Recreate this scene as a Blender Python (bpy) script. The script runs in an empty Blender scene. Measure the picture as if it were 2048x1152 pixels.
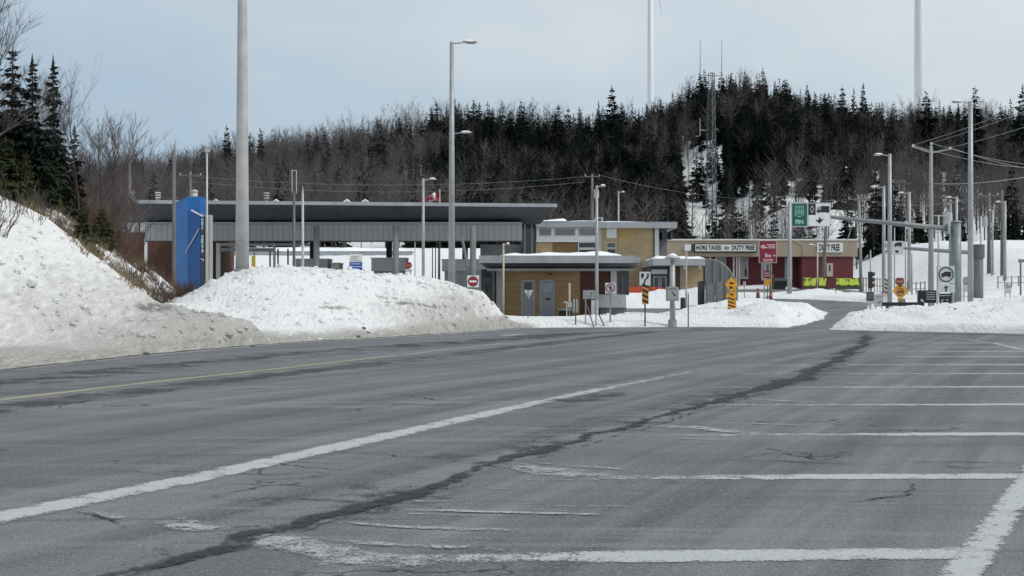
import bpy, math, random
import numpy as np
from mathutils import Vector

rng = random.Random(7)
S = bpy.context.scene
COL = S.collection
R = math.radians

# ------------------------------------------------------------------ camera
F, HZ, EYE = 2600.0, 595.0, 1.25          # focal length and horizon row in photo pixels, eye height in metres
cam_d = bpy.data.cameras.new('camera')
cam = bpy.data.objects.new('camera', cam_d); COL.objects.link(cam)
cam.location = (0, 0, EYE); cam.rotation_euler = (R(90), 0, 0)
cam_d.sensor_width = 36; cam_d.lens = 36 * F / 2048; cam_d.shift_y = (HZ - 576) / 2048
cam_d.clip_start = 0.1; cam_d.clip_end = 6000
S.camera = cam

# ------------------------------------------------------------------ sky and sun (thin overcast, sun veiled at the right)
SUN_EL, SUN_AZ = R(44), R(108)
W = bpy.data.worlds.new('World'); S.world = W; W.use_nodes = True
nt = W.node_tree; N = nt.nodes; Lk = nt.links
for n in list(N): N.remove(n)
out = N.new('ShaderNodeOutputWorld')
sky = N.new('ShaderNodeTexSky'); sky.sky_type = 'NISHITA'; sky.sun_disc = False
sky.sun_elevation = SUN_EL; sky.sun_rotation = SUN_AZ; sky.altitude = 500; sky.dust_density = 2.0
b1 = N.new('ShaderNodeBackground'); b1.inputs[1].default_value = 0.06
Lk.new(sky.outputs[0], b1.inputs[0])
tc = N.new('ShaderNodeTexCoord'); mp = N.new('ShaderNodeMapping'); mp.inputs[3].default_value = (1.0, 1.0, 2.2)
Lk.new(tc.outputs['Generated'], mp.inputs[0])
nz = N.new('ShaderNodeTexNoise'); nz.inputs['Scale'].default_value = 1.7; nz.inputs['Detail'].default_value = 4; nz.inputs['Roughness'].default_value = 0.45
Lk.new(mp.outputs[0], nz.inputs['Vector'])
n2 = N.new('ShaderNodeTexNoise'); n2.inputs['Scale'].default_value = 5.0; n2.inputs['Detail'].default_value = 5; n2.inputs['Roughness'].default_value = 0.5; Lk.new(mp.outputs[0], n2.inputs['Vector'])
n3 = N.new('ShaderNodeMath'); n3.operation = 'MULTIPLY_ADD'; n3.inputs[1].default_value = 0.35; Lk.new(n2.outputs['Fac'], n3.inputs[0]); n4 = N.new('ShaderNodeMath'); n4.operation = 'SUBTRACT'; n4.inputs[1].default_value = 0.175; Lk.new(nz.outputs['Fac'], n4.inputs[0]); Lk.new(n4.outputs[0], n3.inputs[2])
cr = N.new('ShaderNodeValToRGB')
cr.color_ramp.elements[0].position = 0.30; cr.color_ramp.elements[0].color = (0.285, 0.39, 0.49, 1)
cr.color_ramp.elements[1].position = 0.78; cr.color_ramp.elements[1].color = (0.545, 0.59, 0.62, 1)
# the veil is whitest round the hidden sun
dp = N.new('ShaderNodeVectorMath'); dp.operation = 'DOT_PRODUCT'; Lk.new(tc.outputs['Generated'], dp.inputs[0])
dp.inputs[1].default_value = (math.sin(SUN_AZ) * math.cos(SUN_EL), math.cos(SUN_AZ) * math.cos(SUN_EL), math.sin(SUN_EL))
gl = N.new('ShaderNodeMapRange'); gl.interpolation_type = 'SMOOTHSTEP'; Lk.new(dp.outputs['Value'], gl.inputs[0]); gl.inputs[1].default_value = -0.45; gl.inputs[2].default_value = 0.55; gl.inputs[3].default_value = -0.16; gl.inputs[4].default_value = 0.30
ad = N.new('ShaderNodeMath'); ad.operation = 'ADD'; Lk.new(n3.outputs[0], ad.inputs[0]); Lk.new(gl.outputs[0], ad.inputs[1])
Lk.new(ad.outputs[0], cr.inputs[0])
b2 = N.new('ShaderNodeBackground'); b2.inputs[1].default_value = 1.0
Lk.new(cr.outputs[0], b2.inputs[0])
mx = N.new('ShaderNodeMixShader'); mx.inputs[0].default_value = 0.88
Lk.new(b1.outputs[0], mx.inputs[1]); Lk.new(b2.outputs[0], mx.inputs[2]); Lk.new(mx.outputs[0], out.inputs[0])
sun_d = bpy.data.lights.new('sun', 'SUN'); sun_d.energy = 1.5; sun_d.angle = R(13); sun_d.color = (1.0, 0.97, 0.92)
sun = bpy.data.objects.new('sun', sun_d); COL.objects.link(sun)
sd_ = Vector((math.sin(SUN_AZ) * math.cos(SUN_EL), math.cos(SUN_AZ) * math.cos(SUN_EL), math.sin(SUN_EL)))
sun.rotation_euler = sd_.to_track_quat('Z', 'Y').to_euler()
S.view_settings.view_transform = 'Standard'; S.view_settings.look = 'None'
S.view_settings.exposure = 0.42; S.view_settings.gamma = 1.0; S.view_settings.use_curve_mapping = False
S.render.engine = 'CYCLES'; S.cycles.use_denoising = True
S.cycles.max_bounces = 6; S.cycles.diffuse_bounces = 3; S.cycles.transparent_max_bounces = 12
S.cycles.caustics_reflective = False; S.cycles.caustics_refractive = False

# ------------------------------------------------------------------ materials
MATS = {}
def nodes_of(name):
    m = bpy.data.materials.new(name); m.use_nodes = True
    nt = m.node_tree
    return m, nt, nt.nodes, nt.links, nt.nodes['Principled BSDF']
def ramp(N, L, src, p0, c0, p1, c1):
    r = N.new('ShaderNodeValToRGB')
    r.color_ramp.elements[0].position = p0; r.color_ramp.elements[0].color = (*c0, 1)
    r.color_ramp.elements[1].position = p1; r.color_ramp.elements[1].color = (*c1, 1)
    L.new(src, r.inputs[0]); return r.outputs[0]
def noise(N, L, vec, scale, detail=4, rough=0.55, dist=0.0):
    n = N.new('ShaderNodeTexNoise'); n.inputs['Scale'].default_value = scale; n.inputs['Detail'].default_value = detail
    n.inputs['Roughness'].default_value = rough; n.inputs['Distortion'].default_value = dist
    L.new(vec, n.inputs['Vector']); return n.outputs['Fac']
def mapping(N, L, vec, rot=(0, 0, 0), sc=(1, 1, 1), loc=(0, 0, 0)):
    m = N.new('ShaderNodeMapping'); m.inputs[1].default_value = loc; m.inputs[2].default_value = rot; m.inputs[3].default_value = sc
    L.new(vec, m.inputs[0]); return m.outputs[0]
def mathn(N, L, op, a, b=None, clamp=False):
    m = N.new('ShaderNodeMath'); m.operation = op; m.use_clamp = clamp
    for i, x in enumerate((a, b)):
        if x is None: continue
        if isinstance(x, (int, float)): m.inputs[i].default_value = x
        else: L.new(x, m.inputs[i])
    return m.outputs[0]
def mixc(N, L, fac, a, b):
    m = N.new('ShaderNodeMix'); m.data_type = 'RGBA'
    for s, x in ((0, fac), (6, a), (7, b)):
        if isinstance(x, (int, float)): m.inputs[s].default_value = x
        elif isinstance(x, tuple): m.inputs[s].default_value = (*x, 1)
        else: L.new(x, m.inputs[s])
    return m.outputs[2]
def sstep(N, L, x, a, b):
    m = N.new('ShaderNodeMapRange'); m.interpolation_type = 'SMOOTHSTEP'
    L.new(x, m.inputs[0]); m.inputs[1].default_value = a; m.inputs[2].default_value = b
    return m.outputs[0]
def bump(N, L, bsdf, h, strength, dist=0.05):
    b = N.new('ShaderNodeBump'); b.inputs['Strength'].default_value = strength; b.inputs['Distance'].default_value = dist
    L.new(h, b.inputs['Height']); L.new(b.outputs[0], bsdf.inputs['Normal'])

def plain(name, col, rough=0.6, metal=0.0, var=0.18, scale=3.0, streak=False):
    """painted / weathered surface: base colour with blotchy wear"""
    if name in MATS: return MATS[name]
    m, nt, N, L, b = nodes_of(name)
    tc = N.new('ShaderNodeTexCoord')
    v = mapping(N, L, tc.outputs['Object'], sc=(1, 1, 0.15)) if streak else tc.outputs['Object']
    f = noise(N, L, v, scale, 5, 0.65)
    lo = tuple(c * (1 - var) for c in col); hi = tuple(min(1, c * (1 + var * 0.6)) for c in col)
    L.new(ramp(N, L, f, 0.32, lo, 0.68, hi), b.inputs['Base Color'])
    b.inputs['Roughness'].default_value = rough; b.inputs['Metallic'].default_value = metal
    MATS[name] = m; return m

def mat_snow():
    m, nt, N, L, b = nodes_of('snow')
    tc = N.new('ShaderNodeTexCoord'); P = tc.outputs['Object']
    at = N.new('ShaderNodeAttribute'); at.attribute_name = 'dirt'
    at2 = N.new('ShaderNodeAttribute'); at2.attribute_name = 'grit'
    big = noise(N, L, P, 0.35, 5, 0.6); mid = noise(N, L, P, 2.2, 6, 0.7); fine = noise(N, L, P, 14.0, 4, 0.7)
    strk = noise(N, L, mapping(N, L, P, rot=(0, 0, R(-25)), sc=(6.0, 1.2, 2.5)), 1.4, 5, 0.7)
    clean = ramp(N, L, mid, 0.3, (0.84, 0.85, 0.855), 0.7, (0.92, 0.92, 0.915))
    # dirt: attribute (distance to the ploughed road) broken up by noise
    t = mathn(N, L, 'ADD', at.outputs['Fac'], mathn(N, L, 'MULTIPLY', mathn(N, L, 'SUBTRACT', strk, 0.5), 1.25))
    t = mathn(N, L, 'ADD', t, mathn(N, L, 'MULTIPLY', mathn(N, L, 'SUBTRACT', big, 0.5), 0.5))
    d1 = sstep(N, L, t, 0.12, 0.95)
    c = mixc(N, L, mathn(N, L, 'MULTIPLY', d1, 0.88), clean, ramp(N, L, mathn(N, L, 'ADD', mathn(N, L, 'MULTIPLY', fine, 0.4), mathn(N, L, 'MULTIPLY', strk, 0.6)), 0.36, (0.17, 0.158, 0.13), 0.66, (0.56, 0.54, 0.50)))
    g = mathn(N, L, 'ADD', at2.outputs['Fac'], mathn(N, L, 'MULTIPLY', mathn(N, L, 'SUBTRACT', mid, 0.55), 1.6))
    g1 = sstep(N, L, g, 0.45, 0.9)
    c = mixc(N, L, mathn(N, L, 'MULTIPLY', g1, 0.72), c, (0.095, 0.09, 0.075))
    sp = sstep(N, L, noise(N, L, P, 5.5, 3, 0.8), 0.665, 0.72)
    sp2 = mathn(N, L, 'MULTIPLY', sp, mathn(N, L, 'ADD', mathn(N, L, 'MULTIPLY', at.outputs['Fac'], 0.6), 0.12))
    c = mixc(N, L, sp2, c, (0.10, 0.095, 0.085))
    L.new(c, b.inputs['Base Color']); b.inputs['Roughness'].default_value = 0.85
    b.inputs['Specular IOR Level'].default_value = 0.2
    hh = mathn(N, L, 'ADD', mathn(N, L, 'MULTIPLY', mid, 0.5), mathn(N, L, 'MULTIPLY', fine, 0.10))
    hh = mathn(N, L, 'ADD', hh, mathn(N, L, 'MULTIPLY', strk, 0.5))
    bump(N, L, b, hh, 0.9, 0.34)
    return m
def mat_roof_snow():
    m, nt, N, L, b = nodes_of('roof_snow')
    tc = N.new('ShaderNodeTexCoord')
    f = noise(N, L, tc.outputs['Object'], 1.5, 5, 0.6)
    L.new(ramp(N, L, f, 0.3, (0.80, 0.83, 0.86), 0.7, (0.90, 0.91, 0.92)), b.inputs['Base Color'])
    b.inputs['Roughness'].default_value = 0.9; bump(N, L, b, f, 0.6, 0.1)
    return m
ROAD_ROT = math.atan2(0.44, 1.0)             # the road runs about 24 degrees right of the camera axis
def mat_asphalt():
    m, nt, N, L, b = nodes_of('asphalt')
    tc = N.new('ShaderNodeTexCoord'); P = tc.outputs['Object']
    along = mapping(N, L, P, rot=(0, 0, ROAD_ROT))                       # y axis along the road
    lane = noise(N, L, mapping(N, L, along, sc=(1.5, 0.05, 1)), 1.0, 5, 0.65)
    cross = noise(N, L, mapping(N, L, P, sc=(0.16, 1.7, 1), loc=(3, 1, 0)), 1.0, 6, 0.7, 0.6)
    blot = noise(N, L, P, 0.28, 4, 0.6); fine = noise(N, L, P, 30.0, 4, 0.85); agg = noise(N, L, P, 85.0, 2, 0.9)
    c = ramp(N, L, lane, 0.38, (0.092, 0.096, 0.102), 0.62, (0.215, 0.223, 0.236))
    c = mixc(N, L, mathn(N, L, 'MULTIPLY', sstep(N, L, cross, 0.52, 0.68), 0.5), c, (0.28, 0.29, 0.308))
    c = mixc(N, L, mathn(N, L, 'MULTIPLY', sstep(N, L, cross, 0.46, 0.32), 0.5), c, (0.07, 0.073, 0.078))
    c = mixc(N, L, mathn(N, L, 'MULTIPLY', sstep(N, L, blot, 0.48, 0.66), 0.4), c, (0.072, 0.075, 0.081))
    c = mixc(N, L, mathn(N, L, 'MULTIPLY', sstep(N, L, fine, 0.50, 0.66), 0.6), c, (0.37, 0.375, 0.385))
    c = mixc(N, L, mathn(N, L, 'MULTIPLY', sstep(N, L, agg, 0.53, 0.38), 0.62), c, (0.03, 0.03, 0.033))
    # alligator cracks in a few patches
    wv = N.new('ShaderNodeTexVoronoi'); wv.feature = 'DISTANCE_TO_EDGE'; wv.inputs['Scale'].default_value = 2.1
    wobble = N.new('ShaderNodeMixRGB'); wobble.blend_type = 'ADD'; wobble.inputs[0].default_value = 0.35
    nzc = N.new('ShaderNodeTexNoise'); nzc.inputs['Scale'].default_value = 3.0; nzc.inputs['Detail'].default_value = 5
    L.new(P, nzc.inputs['Vector'])
    L.new(mapping(N, L, P, sc=(0.55, 1.0, 1)), wobble.inputs[1]); L.new(nzc.outputs['Color'], wobble.inputs[2])
    L.new(wobble.outputs[0], wv.inputs['Vector'])
    patch = sstep(N, L, noise(N, L, mapping(N, L, P, loc=(11.3, 4.1, 0), sc=(0.8, 1, 1)), 0.33, 3, 0.6), 0.575, 0.66)
    ck = mathn(N, L, 'MULTIPLY', sstep(N, L, wv.outputs['Distance'], 0.032, 0.004), patch)
    c = mixc(N, L, mathn(N, L, 'MULTIPLY', ck, 0.9), c, (0.022, 0.022, 0.024))
    L.new(c, b.inputs['Base Color'])
    L.new(ramp(N, L, lane, 0.3, (0.62,) * 3, 0.7, (0.82,) * 3), b.inputs['Roughness'])
    b.inputs['Specular IOR Level'].default_value = 0.25
    bump(N, L, b, mathn(N, L, 'ADD', mathn(N, L, 'MULTIPLY', fine, 0.5), agg), 0.5, 0.012)
    return m
def mat_ribbon(name, col, hold, edge=0.25, scale=6.0, rough=0.75, fade=True):
    """paint or tar laid on the asphalt; worn away where the noise beats `hold`. v runs across, u along in metres."""
    m, nt, N, L, b = nodes_of(name)
    tc = N.new('ShaderNodeTexCoord'); P = tc.outputs['Object']
    uv = N.new('ShaderNodeSeparateXYZ'); L.new(tc.outputs['UV'], uv.inputs[0])
    e = mathn(N, L, 'MULTIPLY', mathn(N, L, 'ABSOLUTE', mathn(N, L, 'SUBTRACT', uv.outputs[1], 0.5)), 2.0)
    f = noise(N, L, P, scale, 6, 0.75); f2 = noise(N, L, P, 45.0, 3, 0.8); f3 = noise(N, L, P, 0.9, 3, 0.6)
    q = mathn(N, L, 'SUBTRACT', hold, mathn(N, L, 'MULTIPLY', mathn(N, L, 'POWER', e, 3.0), edge))
    q = mathn(N, L, 'ADD', q, mathn(N, L, 'MULTIPLY', mathn(N, L, 'SUBTRACT', f, 0.5), 1.6))
    q = mathn(N, L, 'ADD', q, mathn(N, L, 'MULTIPLY', mathn(N, L, 'SUBTRACT', f2, 0.5), 1.1))
    q = mathn(N, L, 'ADD', q, mathn(N, L, 'MULTIPLY', mathn(N, L, 'SUBTRACT', f3, 0.5), 0.5))
    at = N.new('ShaderNodeAttribute'); at.attribute_name = 'keep'
    q = mathn(N, L, 'ADD', q, mathn(N, L, 'SUBTRACT', at.outputs['Fac'], 1.0))
    a = sstep(N, L, q, 0.30, 0.72)
    lo = tuple(c * 0.8 for c in col)
    L.new(ramp(N, L, f2, 0.35, lo, 0.65, col), b.inputs['Base Color'])
    b.inputs['Roughness'].default_value = rough
    L.new(a, b.inputs['Alpha'])
    return m
def mat_foliage(name, c0, c1):
    m, nt, N, L, b = nodes_of(name)
    oi = N.new('ShaderNodeObjectInfo'); tc = N.new('ShaderNodeTexCoord')
    f = mathn(N, L, 'ADD', mathn(N, L, 'MULTIPLY', noise(N, L, tc.outputs['Object'], 0.9, 4, 0.6), 0.5), mathn(N, L, 'MULTIPLY', oi.outputs['Random'], 0.35))
    geo = N.new('ShaderNodeNewGeometry')
    f = mathn(N, L, 'ADD', f, mathn(N, L, 'MULTIPLY', noise(N, L, geo.outputs['Position'], 0.11, 2, 0.5), 0.5))
    L.new(ramp(N, L, f, 0.4, c0, 0.95, c1), b.inputs['Base Color'])
    b.inputs['Roughness'].default_value = 0.9; b.inputs['Specular IOR Level'].default_value = 0.1
    return m
def mat_wood(name, c0, c1, board):
    m, nt, N, L, b = nodes_of(name)
    tc = N.new('ShaderNodeTexCoord'); P = tc.outputs['Object']
    sx = N.new('ShaderNodeSeparateXYZ'); L.new(P, sx.inputs[0])
    idx = mathn(N, L, 'FLOOR', mathn(N, L, 'DIVIDE', sx.outputs[2], board))
    cb = N.new('ShaderNodeCombineXYZ'); L.new(idx, cb.inputs[2]); L.new(mathn(N, L, 'MULTIPLY', sx.outputs[0], 0.35), cb.inputs[0])
    f = noise(N, L, cb.outputs[0], 1.7, 2, 0.6); g = noise(N, L, mapping(N, L, P, sc=(0.6, 1, 9)), 2.5, 4, 0.7)
    big = noise(N, L, P, 0.5, 3, 0.6)
    t = mathn(N, L, 'ADD', mathn(N, L, 'MULTIPLY', f, 0.5), mathn(N, L, 'MULTIPLY', g, 0.3))
    t = mathn(N, L, 'ADD', t, mathn(N, L, 'MULTIPLY', big, 0.3))
    L.new(ramp(N, L, t, 0.35, c0, 0.75, c1), b.inputs['Base Color'])
    b.inputs['Roughness'].default_value = 0.75
    return m
def mat_glass(name, col=(0.02, 0.025, 0.03)):
    m, nt, N, L, b = nodes_of(name)
    tc = N.new('ShaderNodeTexCoord')
    L.new(ramp(N, L, noise(N, L, tc.outputs['Object'], 0.8, 2), 0.3, tuple(c * 0.6 for c in col), 0.7, tuple(c * 1.4 for c in col)), b.inputs['Base Color'])
    b.inputs['Roughness'].default_value = 0.06; b.inputs['Specular IOR Level'].default_value = 0.6
    return m
M = dict(
    snow=mat_snow(), rsnow=mat_roof_snow(), asphalt=mat_asphalt(),
    white_line=mat_ribbon('worn_white_paint', (0.47, 0.485, 0.475), 0.74, 0.5),
    thin_line=mat_ribbon('faded_white_paint', (0.48, 0.49, 0.49), 0.78, 0.4),
    yellow_line=mat_ribbon('worn_yellow_paint', (0.36, 0.325, 0.22), 0.80, 0.35),
    smear=mat_ribbon('smeared_paint', (0.40, 0.41, 0.41), 0.46, 0.6, 5.0),
    tar=mat_ribbon('tar_seam', (0.022, 0.022, 0.024), 0.58, 0.8, 6.0),
    crack=mat_ribbon('crack', (0.025, 0.025, 0.028), 0.66, 0.4, 5.0),
    grit=mat_ribbon('roadside_grit', (0.105, 0.10, 0.09), 0.62, 0.5, 3.0),
    damp=mat_ribbon('damp_asphalt', (0.045, 0.046, 0.049), 0.62, 0.55, 1.6),
    needle=mat_foliage('spruce_needles', (0.007, 0.012, 0.010), (0.024, 0.036, 0.026)),
    needle_far=mat_foliage('far_spruce_needles', (0.006, 0.011, 0.010), (0.026, 0.036, 0.027)),
    needle_green=mat_foliage('cedar_green', (0.02, 0.03, 0.012), (0.06, 0.07, 0.03)),
    bark=mat_foliage('grey_bark', (0.045, 0.040, 0.038), (0.12, 0.108, 0.10)),
    bark_far=mat_foliage('far_bark', (0.05, 0.046, 0.045), (0.24, 0.215, 0.20)),
    twig=mat_foliage('twigs', (0.05, 0.042, 0.04), (0.12, 0.10, 0.092)),
    twig_far=mat_foliage('far_twigs', (0.038, 0.034, 0.036), (0.17, 0.15, 0.145)),
    brush=mat_foliage('red_brush', (0.055, 0.038, 0.03), (0.15, 0.10, 0.075)),
    straw=mat_foliage('dry_grass', (0.16, 0.12, 0.075), (0.34, 0.27, 0.17)),
    wood_tan=mat_wood('tan_cladding', (0.27, 0.195, 0.105), (0.52, 0.40, 0.235), 0.14),
    wood_gold=mat_wood('golden_cladding', (0.34, 0.225, 0.085), (0.56, 0.39, 0.16), 0.14),
    wood_brown=mat_wood('brown_cladding', (0.13, 0.075, 0.035), (0.25, 0.155, 0.075), 0.14),
    wood_red=mat_wood('red_cladding', (0.06, 0.022, 0.014), (0.12, 0.048, 0.03), 0.14),
    glass=mat_glass('dark_glass'), glass_grey=mat_glass('grey_glass', (0.17, 0.175, 0.18)),
    galv=plain('galvanised_steel', (0.36, 0.37, 0.375), 0.5, 0.35, 0.22, 1.6),
    galv_l=plain('pale_galvanised_steel', (0.46, 0.46, 0.455), 0.55, 0.2, 0.2, 1.6),
    steel=plain('dull_steel', (0.19, 0.195, 0.20), 0.55, 0.3, 0.25),
    galv_d=plain('dark_steel', (0.12, 0.125, 0.13), 0.5, 0.3),
    teal=plain('greenish_steel', (0.21, 0.245, 0.245), 0.55, 0.3, 0.25),
    concrete=plain('concrete', (0.33, 0.33, 0.32), 0.9, 0, 0.25, 2.0, True),
    conc_d=plain('dark_concrete', (0.19, 0.195, 0.195), 0.9, 0, 0.3, 2.0, True),
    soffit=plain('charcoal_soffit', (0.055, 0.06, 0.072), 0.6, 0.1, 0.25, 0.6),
    fascia=plain('grey_metal_panel', (0.37, 0.385, 0.40), 0.5, 0.25, 0.15, 0.8, True),
    fascia_l=plain('pale_metal_edge', (0.34, 0.355, 0.375), 0.5, 0.2, 0.18, 0.8, True),
    black=plain('black_paint', (0.012, 0.013, 0.015), 0.5),
    dark=plain('dark_grey_paint', (0.04, 0.043, 0.048), 0.6),
    white=plain('white_paint', (0.72, 0.73, 0.72), 0.6, 0, 0.12),
    offwhite=plain('dull_white_paint', (0.5, 0.51, 0.51), 0.6, 0, 0.15),
    greyp=plain('grey_paint', (0.25, 0.255, 0.27), 0.6),
    doorg=plain('grey_door_paint', (0.27, 0.275, 0.31), 0.55, 0, 0.1),
    blue=plain('blue_panel', (0.006, 0.115, 0.36), 0.45, 0, 0.25, 0.5),
    blue_d=plain('deep_blue_panel', (0.006, 0.075, 0.26), 0.45, 0, 0.25, 0.5),
    blue_s=plain('sign_blue', (0.015, 0.07, 0.36), 0.5),
    green=plain('sign_green', (0.0, 0.10, 0.065), 0.45, 0, 0.1),
    green_d=plain('ring_green', (0.03, 0.085, 0.075), 0.5, 0, 0.15),
    red=plain('sign_red', (0.24, 0.018, 0.022), 0.5, 0, 0.15),
    red_b=plain('billboard_red', (0.23, 0.012, 0.035), 0.45, 0, 0.1),
    dred=plain('dull_red', (0.15, 0.04, 0.035), 0.6),
    shop_red=plain('shop_red_siding', (0.13, 0.023, 0.03), 0.7, 0, 0.14, 1.0, True),
    shop_tan=plain('shop_tan_parapet', (0.37, 0.295, 0.21), 0.8, 0, 0.1, 0.7, True),
    brick=plain('brown_brick', (0.11, 0.05, 0.035), 0.9, 0, 0.3),
    orange=plain('safety_orange', (0.45, 0.06, 0.02), 0.6, 0, 0.25),
    amber=plain('amber_sign', (0.68, 0.30, 0.012), 0.5, 0, 0.1),
    orange_s=plain('faded_orange_sign', (0.62, 0.30, 0.06), 0.5, 0, 0.1),
    pinky=plain('faded_red_print', (0.38, 0.16, 0.14), 0.6),
    lime=plain('lime_banner', (0.50, 0.58, 0.07), 0.6, 0, 0.15),
    olive=plain('dark_olive', (0.03, 0.045, 0.008), 0.6),
    tanp=plain('tan_paint', (0.52, 0.46, 0.36), 0.6),
    teal_p=plain('pale_teal', (0.30, 0.42, 0.42), 0.5),
    polew=plain('weathered_pole', (0.15, 0.14, 0.13), 0.9, 0, 0.3, 2.0, True),
    polec=plain('concrete_pole', (0.29, 0.30, 0.285), 0.85, 0, 0.2, 1.5, True),
    turbine=plain('turbine_white', (0.62, 0.64, 0.66), 0.5, 0, 0.04),
    yellowp=plain('yellow_paint', (0.45, 0.33, 0.04), 0.6),
    skin_grey=plain('pale_grey_plastic', (0.42, 0.43, 0.43), 0.6),
)
# ------------------------------------------------------------------ mesh helpers
class MB:
    def __init__(self): self.v = []; self.f = []
    def box(self, x0, x1, y0, y1, z0, z1):
        i = len(self.v)
        self.v += [(x, y, z) for z in (z0, z1) for y in (y0, y1) for x in (x0, x1)]
        self.f += [tuple(i + k for k in q) for q in ((0, 2, 3, 1), (4, 5, 7, 6), (0, 1, 5, 4), (2, 6, 7, 3), (0, 4, 6, 2), (1, 3, 7, 5))]
        return self
    def slab(self, pts, y0, y1):
        """polygon in the x-z plane, thick along y (front face at y0 looks towards -y)"""
        i = len(self.v); n = len(pts)
        a = sum(pts[k][0] * pts[(k + 1) % n][1] - pts[(k + 1) % n][0] * pts[k][1] for k in range(n))
        if a < 0: pts = pts[::-1]
        self.v += [(x, y0, z) for x, z in pts] + [(x, y1, z) for x, z in pts]
        self.f += [tuple(range(i, i + n)), tuple(range(i + 2 * n - 1, i + n - 1, -1))]
        self.f += [(i + (k + 1) % n, i + k, i + n + k, i + n + (k + 1) % n) for k in range(n)]
        return self
    def plan(self, pts, z0, z1):
        """polygon in plan, thick along z"""
        i = len(self.v); n = len(pts)
        a = sum(pts[k][0] * pts[(k + 1) % n][1] - pts[(k + 1) % n][0] * pts[k][1] for k in range(n))
        if a < 0: pts = pts[::-1]
        self.v += [(x, y, z1) for x, y in pts] + [(x, y, z0) for x, y in pts]
        self.f += [tuple(range(i, i + n)), tuple(range(i + 2 * n - 1, i + n - 1, -1))]
        self.f += [(i + (k + 1) % n, i + k, i + n + k, i + n + (k + 1) % n) for k in range(n)]
        return self
    def quad(self, a, b, c, d):
        i = len(self.v); self.v += [tuple(a), tuple(b), tuple(c), tuple(d)]; self.f.append((i, i + 1, i + 2, i + 3)); return self
    def tri(self, a, b, c):
        i = len(self.v); self.v += [tuple(a), tuple(b), tuple(c)]; self.f.append((i, i + 1, i + 2)); return self
    def hexa(self, p):
        """eight corners: bottom ring 0-3, top ring 4-7"""
        i = len(self.v); self.v += [tuple(q) for q in p]
        self.f += [tuple(i + k for k in q) for q in ((3, 2, 1, 0), (4, 5, 6, 7), (0, 1, 5, 4), (1, 2, 6, 5), (2, 3, 7, 6), (3, 0, 4, 7))]
        return self
    def tube(self, pts, rad, n=8, cap=True):
        pts = [Vector(p) for p in pts]
        if not isinstance(rad, (list, tuple)): rad = [rad] * len(pts)
        i0 = len(self.v); up = None
        for k, p in enumerate(pts):
            d = (pts[min(k + 1, len(pts) - 1)] - pts[max(k - 1, 0)]).normalized()
            ref = Vector((1, 0, 0)) if abs(d.z) > 0.9 else Vector((0, 0, 1))
            if up is None: u = d.cross(ref).normalized()
            else: u = (up - d * up.dot(d)).normalized()
            up = u; w = d.cross(u)
            for a in range(n):
                t = 2 * math.pi * a / n
                self.v.append(tuple(p + (u * math.cos(t) + w * math.sin(t)) * rad[k]))
        for k in range(len(pts) - 1):
            for a in range(n):
                b = (a + 1) % n; q = i0 + k * n
                self.f.append((q + a, q + b, q + n + b, q + n + a))
        if cap:
            self.f.append(tuple(i0 + n - 1 - a for a in range(n)))
            self.f.append(tuple(i0 + (len(pts) - 1) * n + a for a in range(n)))
        return self
    def ring(self, cx, cz, ro, ri, y0, y1, n=28):
        i = len(self.v)
        for r, y in ((ro, y0), (ri, y0), (ri, y1), (ro, y1)):
            self.v += [(cx + r * math.cos(2 * math.pi * k / n), y, cz + r * math.sin(2 * math.pi * k / n)) for k in range(n)]
        for k in range(n):
            b = (k + 1) % n
            for s in range(4):
                t = (s + 1) % 4
                self.f.append((i + s * n + b, i + s * n + k, i + t * n + k, i + t * n + b))
        return self
    def disc(self, cx, cz, r, y0, y1, n=28):
        return self.slab([(cx + r * math.cos(2 * math.pi * k / n), cz + r * math.sin(2 * math.pi * k / n)) for k in range(n)], y0, y1)
    def mesh(self, name, mat=None, off=(0, 0, 0), smooth=False):
        me = bpy.data.meshes.new(name)
        v = np.array(self.v, dtype=float).reshape(-1, 3) - np.array(off)
        me.from_pydata(v.tolist(), [], self.f); me.update()
        if smooth: me.polygons.foreach_set('use_smooth', [True] * len(me.polygons))
        if mat is not None: me.materials.append(mat)
        return me
def wloc(o):
    l = Vector((0, 0, 0))
    while o is not None: l = l + o.location; o = o.parent
    return l
def link(name, me, parent=None, loc=None):
    o = bpy.data.objects.new(name, me); COL.objects.link(o)
    if parent is not None: o.parent = parent
    if loc is not None: o.location = loc
    return o
def part(root, name, mb, mat, label=None, kind=None, smooth=False):
    """mesh given in world coordinates, stored relative to its thing"""
    o = link(name, mb.mesh(name, mat, tuple(wloc(root)), smooth), root)
    if label: o['label'] = label
    if kind: o['kind'] = kind
    return o
def tag(o, label, cat, group=None):
    o['label'] = label; o['category'] = cat
    if group: o['group'] = group
    return o
def thing(name, label, cat, loc, group=None):
    o = bpy.data.objects.new(name, None); COL.objects.link(o); o.location = loc; o.empty_display_size = 0.2
    return tag(o, label, cat, group)
def copy_tree(o, parent=None):
    c = o.copy(); COL.objects.link(c); c.parent = parent
    for ch in o.children: copy_tree(ch, c)
    return c
def px(x, y, d):
    """point at depth d whose place in the photograph was measured at (x, y)"""
    return Vector(((x - 1024) * d / F, d, EYE + (HZ - y) * d / F))
def X_(x, d): return (x - 1024) * d / F
def Z_(y, d): return EYE + (HZ - y) * d / F
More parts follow.
